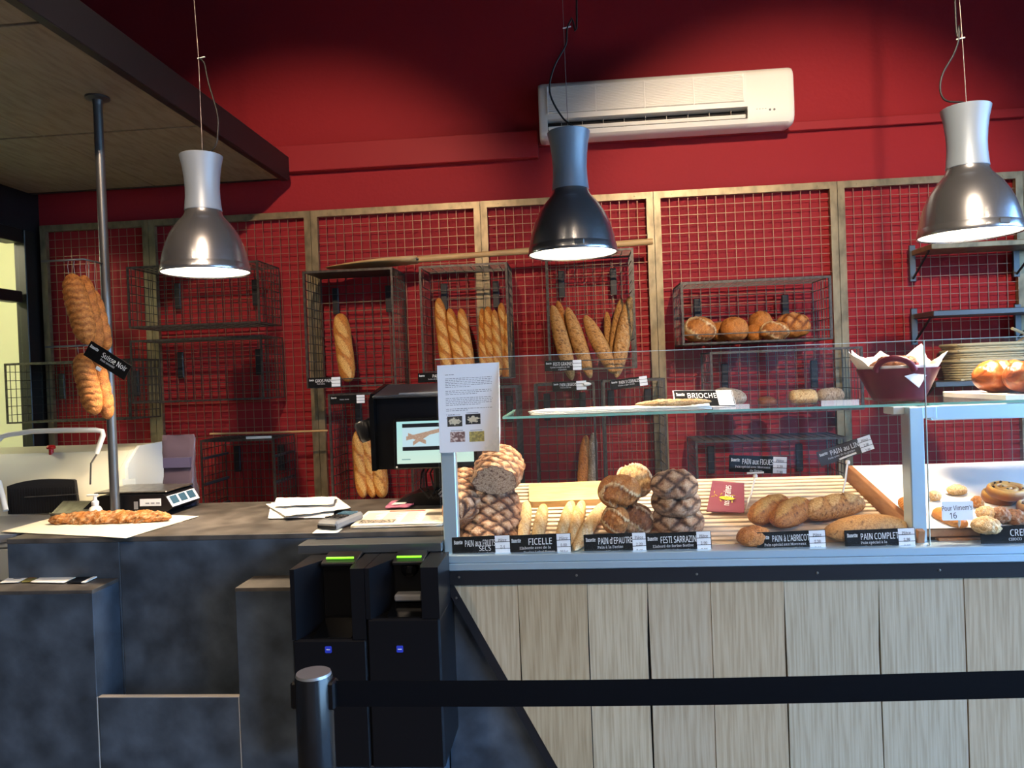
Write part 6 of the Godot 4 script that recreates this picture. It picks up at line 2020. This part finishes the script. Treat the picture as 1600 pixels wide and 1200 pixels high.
# ------------------------------------------------------------------ things on the glass shelf
func shelf_things() -> void:
	var sh := Vector3(0.416, 1.360, 1.800).y + 0.0005
	var x0 := Vector3(-0.153, 1.351, 1.790).x
	var x1 := Vector3(0.445, 1.340, 1.790).x
	var st := mb()
	var t := thing("paper_pile", "thick pile of white wrapping sheets lying on the glass shelf", "paper", Vector3((x0 + x1) / 2, sh, 1.6))
	for k in 3:
		part("sheet", sheet(Vector3(x0 - 0.004 * k, sh + 0.0045 * k, 1.79 - 0.004 * k), Vector3(x1 - 0.004 * k, sh + 0.0045 * k, 1.785), Vector3(x1 + 0.02, sh + 0.0045 * k, 1.61), Vector3(x0 + 0.03 + 0.01 * k, sh + 0.0045 * k, 1.59 + 0.01 * k), 0.0035, 0.002, 0.2, k * 3.0), M.paper, t)
	bread("shelf_stick", "thin knobbly pale bread stick lying on the wrapping sheets", "bread stick", "", Vector3(Vector3(0.198, 1.367, 1.755).x, sh + 0.024, 1.755), Vector3(Vector3(0.453, 1.370, 1.730).x, sh + 0.024, 1.73), Vector3.UP, 0.045, 0.026, {"ends": 2.0, "score": "twist", "pal": "pale", "flour": 0.3, "lump": 0.2, "pitch": 0.12, "turns": 1.0, "nu": 80}, 180)
	# burgundy tub
	var c := Vector3(Vector3(1.117, 1.337, 1.580).x, sh, 1.58)
	t = thing("tub", "burgundy plastic tub with handle holes, lined with white paper, on the glass shelf", "tub", c)
	var rows := []
	var na := 48
	var hgt := 0.112
	for side in 2:
		for i in 9:
			var s := i / 8.0 if side == 0 else 1.0 - i / 8.0
			var ring := []
			for k in na:
				var a := TAU * k / na
				var rr := lerpf(0.08, 0.135, pow(s, 0.9)) - (0.003 if side == 1 else 0.0)
				ring.append(c + Vector3(cos(a) * rr, lerpf(0.0, hgt, s) + (0.003 if side == 1 and i == 8 else 0.0), sin(a) * rr * 0.86))
			rows.append(ring)
	part("body", skin(rows, null, true, true), M.burgundy_tub, t)
	for sgn in [1.0, -1.0]:
		st = mb()
		var pts := []
		for i in 13:
			var s := i / 12.0
			var a: float = (1.98 if sgn > 0 else 1.98 + PI) + (s - 0.5) * 0.95
			var up := hgt - 0.008 + 0.042 * pow(sin(PI * s), 0.55)
			var rr := 0.133 + 0.004 * sin(PI * s)
			pts.append(c + Vector3(cos(a) * rr, up, sin(a) * rr * 0.86))
		tube(st, pts, 0.0105, 10)
		part("handle", done(st), M.burgundy_tub, t)
	# paper liner: a ring that stands up in corners
	rows = []
	var liner := []
	for i in 7:
		var s := i / 6.0
		var ring := []
		for k in 64:
			var a := TAU * k / 64
			var cor := 0.045 * maxf(0.0, -sin(a))
			for q in [[3.1, 0.08], [3.95, 0.085], [5.5, 0.1], [0.1, 0.06], [4.7, 0.075]]:
				var d := absf(wrapf(a - q[0], -PI, PI))
				cor = maxf(cor, 0.0)
				if d < 0.42:
					cor = maxf(cor, (1.0 - d / 0.42) * q[1])
			var e := clampf((s - 0.4) / 0.6, 0.0, 1.0)
			var out := lerpf(0.105, 0.127, minf(s / 0.4, 1.0)) + cor * 0.55 * e
			var up := lerpf(hgt * 0.75, hgt + 0.002, minf(s / 0.4, 1.0)) + e * (0.008 + cor * 0.75)
			var crease := 0.006 * s * sin(k * 1.7)
			ring.append(c + Vector3(cos(a) * (out + crease), up, sin(a) * (out + crease) * 0.86))
		rows.append(ring)
	var back := []
	for i in range(6, -1, -1):
		var r2 := []
		for p in rows[i]:
			r2.append(p + (c + Vector3(0, 0.1, 0) - p).normalized() * 0.0015)
		back.append(r2)
	part("paper_liner", skin(rows + back, null, true, false), M.paper, t)
	var f0 := Vector3(1.090, 1.446, 1.700)
	part("paper_flap", sheet(f0, Vector3(1.129, 1.406, 1.715), Vector3(1.161, 1.447, 1.700), Vector3(1.125, 1.453, 1.690), 0.0012), M.paper_blue, t)
	for i in 6:
		var a := i * 1.05 + 0.4
		var p := c + Vector3(cos(a) * 0.06 * (1 if i else 0), hgt + 0.0 + (0.022 if i in [2, 5] else 0.006), sin(a) * 0.05 * (1 if i else 0))
		bread("chocolate_bun", ["dark knotted bun in the middle of the tub", "dark bun by the tub's far paper corner", "raised brown bun near the tub's handle", "small dark bun at the tub's near rim", "brown bun against the tub's folded flap", "raised dark bun at the back of the tub"][i], "bun", "dark buns in the burgundy tub", p - Vector3(0.03, 0, 0.004), p + Vector3(0.03, 0, -0.004), Vector3.UP, 0.05, 0.04, {"ends": 2.2, "score": "twist", "pal": "brown", "flour": 0.0, "lump": 0.2, "nu": 36, "nv": 24, "pitch": 0.03}, 190 + i)
	# white board with two glossy brioches
	var bx := Vector3(1.336, 1.358, 1.500).x
	t = thing("serving_board", "white board under the two glossy brioches on the glass shelf", "board", Vector3(bx + 0.2, sh, 1.5))
	st = mb()
	prism(st, PackedVector2Array([Vector2(bx, -1.44), Vector2(bx + 0.03, -1.36), Vector2(bx + 0.6, -1.36), Vector2(bx + 0.6, -1.785), Vector2(Vector3(1.364, 1.338, 1.785).x, -1.785)]), sh, sh + 0.016, Transform3D(Basis(Vector3(1, 0, 0), Vector3(0, 0, -1), Vector3(0, 1, 0)), Vector3.ZERO))
	part("board", done(st), M.paper, t)
	var br := {"ends": 3.2, "score": "ridge", "n": 3, "pal": "brioche", "flour": 0.0, "lump": 0.04, "pitch": 0.05, "nu": 90, "nv": 44, "flat": 0.95, "angle": 1.1}
	bread("brioche", "glossy orange-brown brioche farther back on the white board", "brioche", "glossy brioches on the shelf", Vector3(Vector3(1.364, 1.404, 1.600).x, sh + 0.068, 1.6), Vector3(Vector3(1.559, 1.406, 1.580).x, sh + 0.068, 1.58), Vector3(0, 1, 0.2), 0.14, 0.112, br, 200, M.glossy_crust)
	bread("brioche", "dark-ridged brioche nearer the glass on the white board", "brioche", "glossy brioches on the shelf", Vector3(Vector3(1.401, 1.397, 1.715).x, sh + 0.068, 1.715), Vector3(Vector3(1.587, 1.402, 1.700).x, sh + 0.068, 1.7), Vector3(0, 1, 0.2), 0.12, 0.108, br, 201, M.glossy_crust)


# ------------------------------------------------------------------ the queue barrier
func barrier() -> void:
	var c := Vector3(-0.528, 0.935, 2.900)
	c.y = 0.0
	var top := Vector3(-0.528, 0.935, 2.900).y
	var t := thing("barrier_post", "black round queue post with brushed cap before the cash machine", "barrier post", c)
	var st := mb()
	lathe(st, c, [Vector2(0, 0), Vector2(0.16, 0), Vector2(0.16, 0.012), Vector2(0.14, 0.025), Vector2(0.04, 0.035)], 40)
	part("base", done(st), M.post_black, t)
	st = mb()
	lathe(st, c, [Vector2(0.0325, 0.03), Vector2(0.0325, top - 0.2), Vector2(0.036, top - 0.2), Vector2(0.036, top - 0.008), Vector2(0.033, top - 0.003)], 40)
	part("shaft", done(st), M.post_black, t)
	st = mb()
	lathe(st, c, [Vector2(0.0345, top - 0.006), Vector2(0.033, top), Vector2(0, top)], 40)
	part("cap", done(st), M.post_cap, t)
	var yb0 := Vector3(-0.492, 0.868, 2.900).y
	var yb1 := Vector3(-0.490, 0.918, 2.900).y
	part("belt_slot", one_box(Vector3(c.x - 0.043, yb0 - 0.002, 2.885), Vector3(c.x + 0.045, yb1 + 0.002, 2.915), 0.004), M.black_plastic, t)
	var far := Vector3(0.789, 0.932, 2.900)
	var far2 := Vector3(0.787, 0.882, 2.900)
	var rows := []
	for i in 21:
		var s := i / 20.0 * 1.6
		var x := lerpf(c.x + 0.04, far.x, s)
		var sag := -0.012 * sin(PI * minf(s, 1.0)) * 0.5
		var u := lerpf(yb1, far.y, s) + sag
		var d := lerpf(yb0, far2.y, s) + sag
		rows.append([Vector3(x, u, 2.9008), Vector3(x, d, 2.9008), Vector3(x, d, 2.8992), Vector3(x, u, 2.8992)])
	solo("barrier_belt", skin(rows, null, true, true), M.belt_web, "black webbing belt stretched from the queue post across the plank front", "belt")


# ------------------------------------------------------------------ pendant lamps
func pendants() -> void:
	var rims := [Vector3(-1.373, 1.924, 1.550), Vector3(0.008, 1.926, 1.550), Vector3(1.384, 1.924, 1.550)]
	var scale := [0.162, 0.161, 0.164]
	var names := ["grey bell pendant lamp hanging over the till counter, below the canopy edge", "grey bell pendant lamp hanging before the air conditioner's end", "grey bell pendant lamp hanging in front of the bracket shelves"]
	var cords := [
		[[Vector3(-1.375, 2.950, 1.550), Vector3(-1.367, 2.734, 1.550), Vector3(-1.367, 2.350, 1.550)], [Vector3(-1.365, 2.729, 1.550), Vector3(-1.346, 2.713, 1.550), Vector3(-1.332, 2.636, 1.550), Vector3(-1.304, 2.526, 1.550), Vector3(-1.302, 2.466, 1.550), Vector3(-1.314, 2.400, 1.550), Vector3(-1.346, 2.373, 1.550), Vector3(-1.359, 2.345, 1.550)], Vector3(-1.357, 2.733, 1.550)],
		[[Vector3(0.004, 2.845, 1.550), Vector3(0.005, 2.568, 1.550), Vector3(0.007, 2.347, 1.550)], [Vector3(0.054, 2.841, 1.550), Vector3(0.034, 2.778, 1.550), Vector3(0.016, 2.738, 1.550), Vector3(0.010, 2.683, 1.550), Vector3(-0.030, 2.617, 1.550), Vector3(-0.053, 2.549, 1.550), Vector3(-0.048, 2.491, 1.550), Vector3(-0.009, 2.419, 1.550), Vector3(0.031, 2.382, 1.550), Vector3(0.046, 2.344, 1.550)], Vector3(0.016, 2.745, 1.550)],
		[[Vector3(1.374, 2.740, 1.550), Vector3(1.381, 2.563, 1.550), Vector3(1.388, 2.345, 1.550)], [Vector3(1.359, 2.741, 1.550), Vector3(1.369, 2.652, 1.550), Vector3(1.368, 2.608, 1.550), Vector3(1.349, 2.554, 1.550), Vector3(1.311, 2.490, 1.550), Vector3(1.301, 2.435, 1.550), Vector3(1.319, 2.396, 1.550), Vector3(1.376, 2.386, 1.550), Vector3(1.406, 2.373, 1.550), Vector3(1.417, 2.339, 1.550)], Vector3(1.374, 2.607, 1.550)]]
	for k in 3:
		var c: Vector3 = rims[k]
		var R: float = scale[k]
		var t := thing("pendant_lamp", names[k], "lamp", c, "bell pendant lamps over the counter")
		var st := mb()
		lathe(st, c, [Vector2(R - 0.004, 0.0033), Vector2(R, 0.0000), Vector2(R + 0.002, 0.0044), Vector2(R - 0.001, 0.0132), Vector2(R * 0.985, 0.0286), Vector2(R * 0.975, 0.0308), Vector2(R * 0.972, 0.0330), Vector2(R * 0.93, 0.0682), Vector2(R * 0.86, 0.1078), Vector2(R * 0.76, 0.1452), Vector2(R * 0.64, 0.1760), Vector2(R * 0.52, 0.1991), Vector2(R * 0.44, 0.2145), Vector2(R * 0.415, 0.2255), Vector2(R * 0.40, 0.2365)], 64, Basis(), 0.9)
		part("shade", done(st), M.lamp_metal, t)
		st = mb()
		lathe(st, c, [Vector2(R * 0.40, 0.2332), Vector2(R * 0.415, 0.2354), Vector2(R * 0.405, 0.2475), Vector2(R * 0.385, 0.2860), Vector2(R * 0.382, 0.3190), Vector2(R * 0.40, 0.3630), Vector2(R * 0.43, 0.4015), Vector2(R * 0.475, 0.4345), Vector2(R * 0.48, 0.4400), Vector2(R * 0.465, 0.4422), Vector2(R * 0.4, 0.4235), Vector2(0, 0.4180)], 48, Basis(), 0.9)
		part("neck", done(st), M.lamp_neck, t)
		st = mb()
		lathe(st, c, [Vector2(R * 0.40, 0.2200), Vector2(R * 0.6, 0.1760), Vector2(R * 0.82, 0.1100), Vector2(R * 0.92, 0.0605), Vector2(R * 0.965, 0.0220), Vector2(R - 0.005, 0.0044)], 48, Basis(), 0.9)
		part("reflector", done(st), M.lamp_inside, t)
		st = mb()
		lathe(st, c, [Vector2(0, 0.0242), Vector2(R * 0.96, 0.0242), Vector2(R * 0.97, 0.0132), Vector2(R * 0.8, 0.0022), Vector2(R * 0.4, -0.0044), Vector2(0, -0.0055)], 48, Basis(), 0.9)
		part("diffuser", done(st), M.lamp_glow, t)
		if k > 0:
			st = mb()
			box(st, c + Vector3(0.012 + 0.01 * k, 0.02, R - 0.004), Vector3(0.035, 0.02, 0.008), 0.003)
			part("latch", done(st), M.dark_grey_steel, t)
		st = mb()
		var wires: Array = cords[k][0].duplicate()
		wires.push_front(Vector3(wires[0].x, 4.15, wires[0].z))
		tube(st, wires + [Vector3(wires[-1].x, c.y + 0.418, 1.55)], 0.0012, 6)
		part("suspension_wire", done(st), M.wire_silver, t)
		st = mb()
		var cv := Curve3D.new()
		var src: Array = cords[k][1].duplicate()
		if k > 0:
			src.push_front(Vector3(src[0].x, 4.15, 1.55))
		src.append(Vector3(src[-1].x, c.y + 0.418, 1.55))
		for i in src.size():
			var tan: Vector3 = (src[mini(i + 1, src.size() - 1)] - src[maxi(i - 1, 0)]) / 6.0
			cv.add_point(src[i], -tan, tan)
		var pts := []
		for p in cv.tessellate_even_length(5, 0.02):
			pts.append(p)
		tube(st, pts, 0.0034, 8)
		part("cable", done(st), M.black_cable, t)
		st = mb()
		box(st, cords[k][2], Vector3(0.03, 0.004, 0.005), 0.001, Basis(Vector3(0, 0, 1), 0.15))
		part("cable_clip", done(st), M.chalk, t)
		var l := spot("pendant_light", c + Vector3(0, -0.012, 0), c + Vector3(0, -1, 0), 57.0, 4.6, Color(1.0, 0.9, 0.76), R * 0.9)
		l.spot_angle_attenuation = 0.15
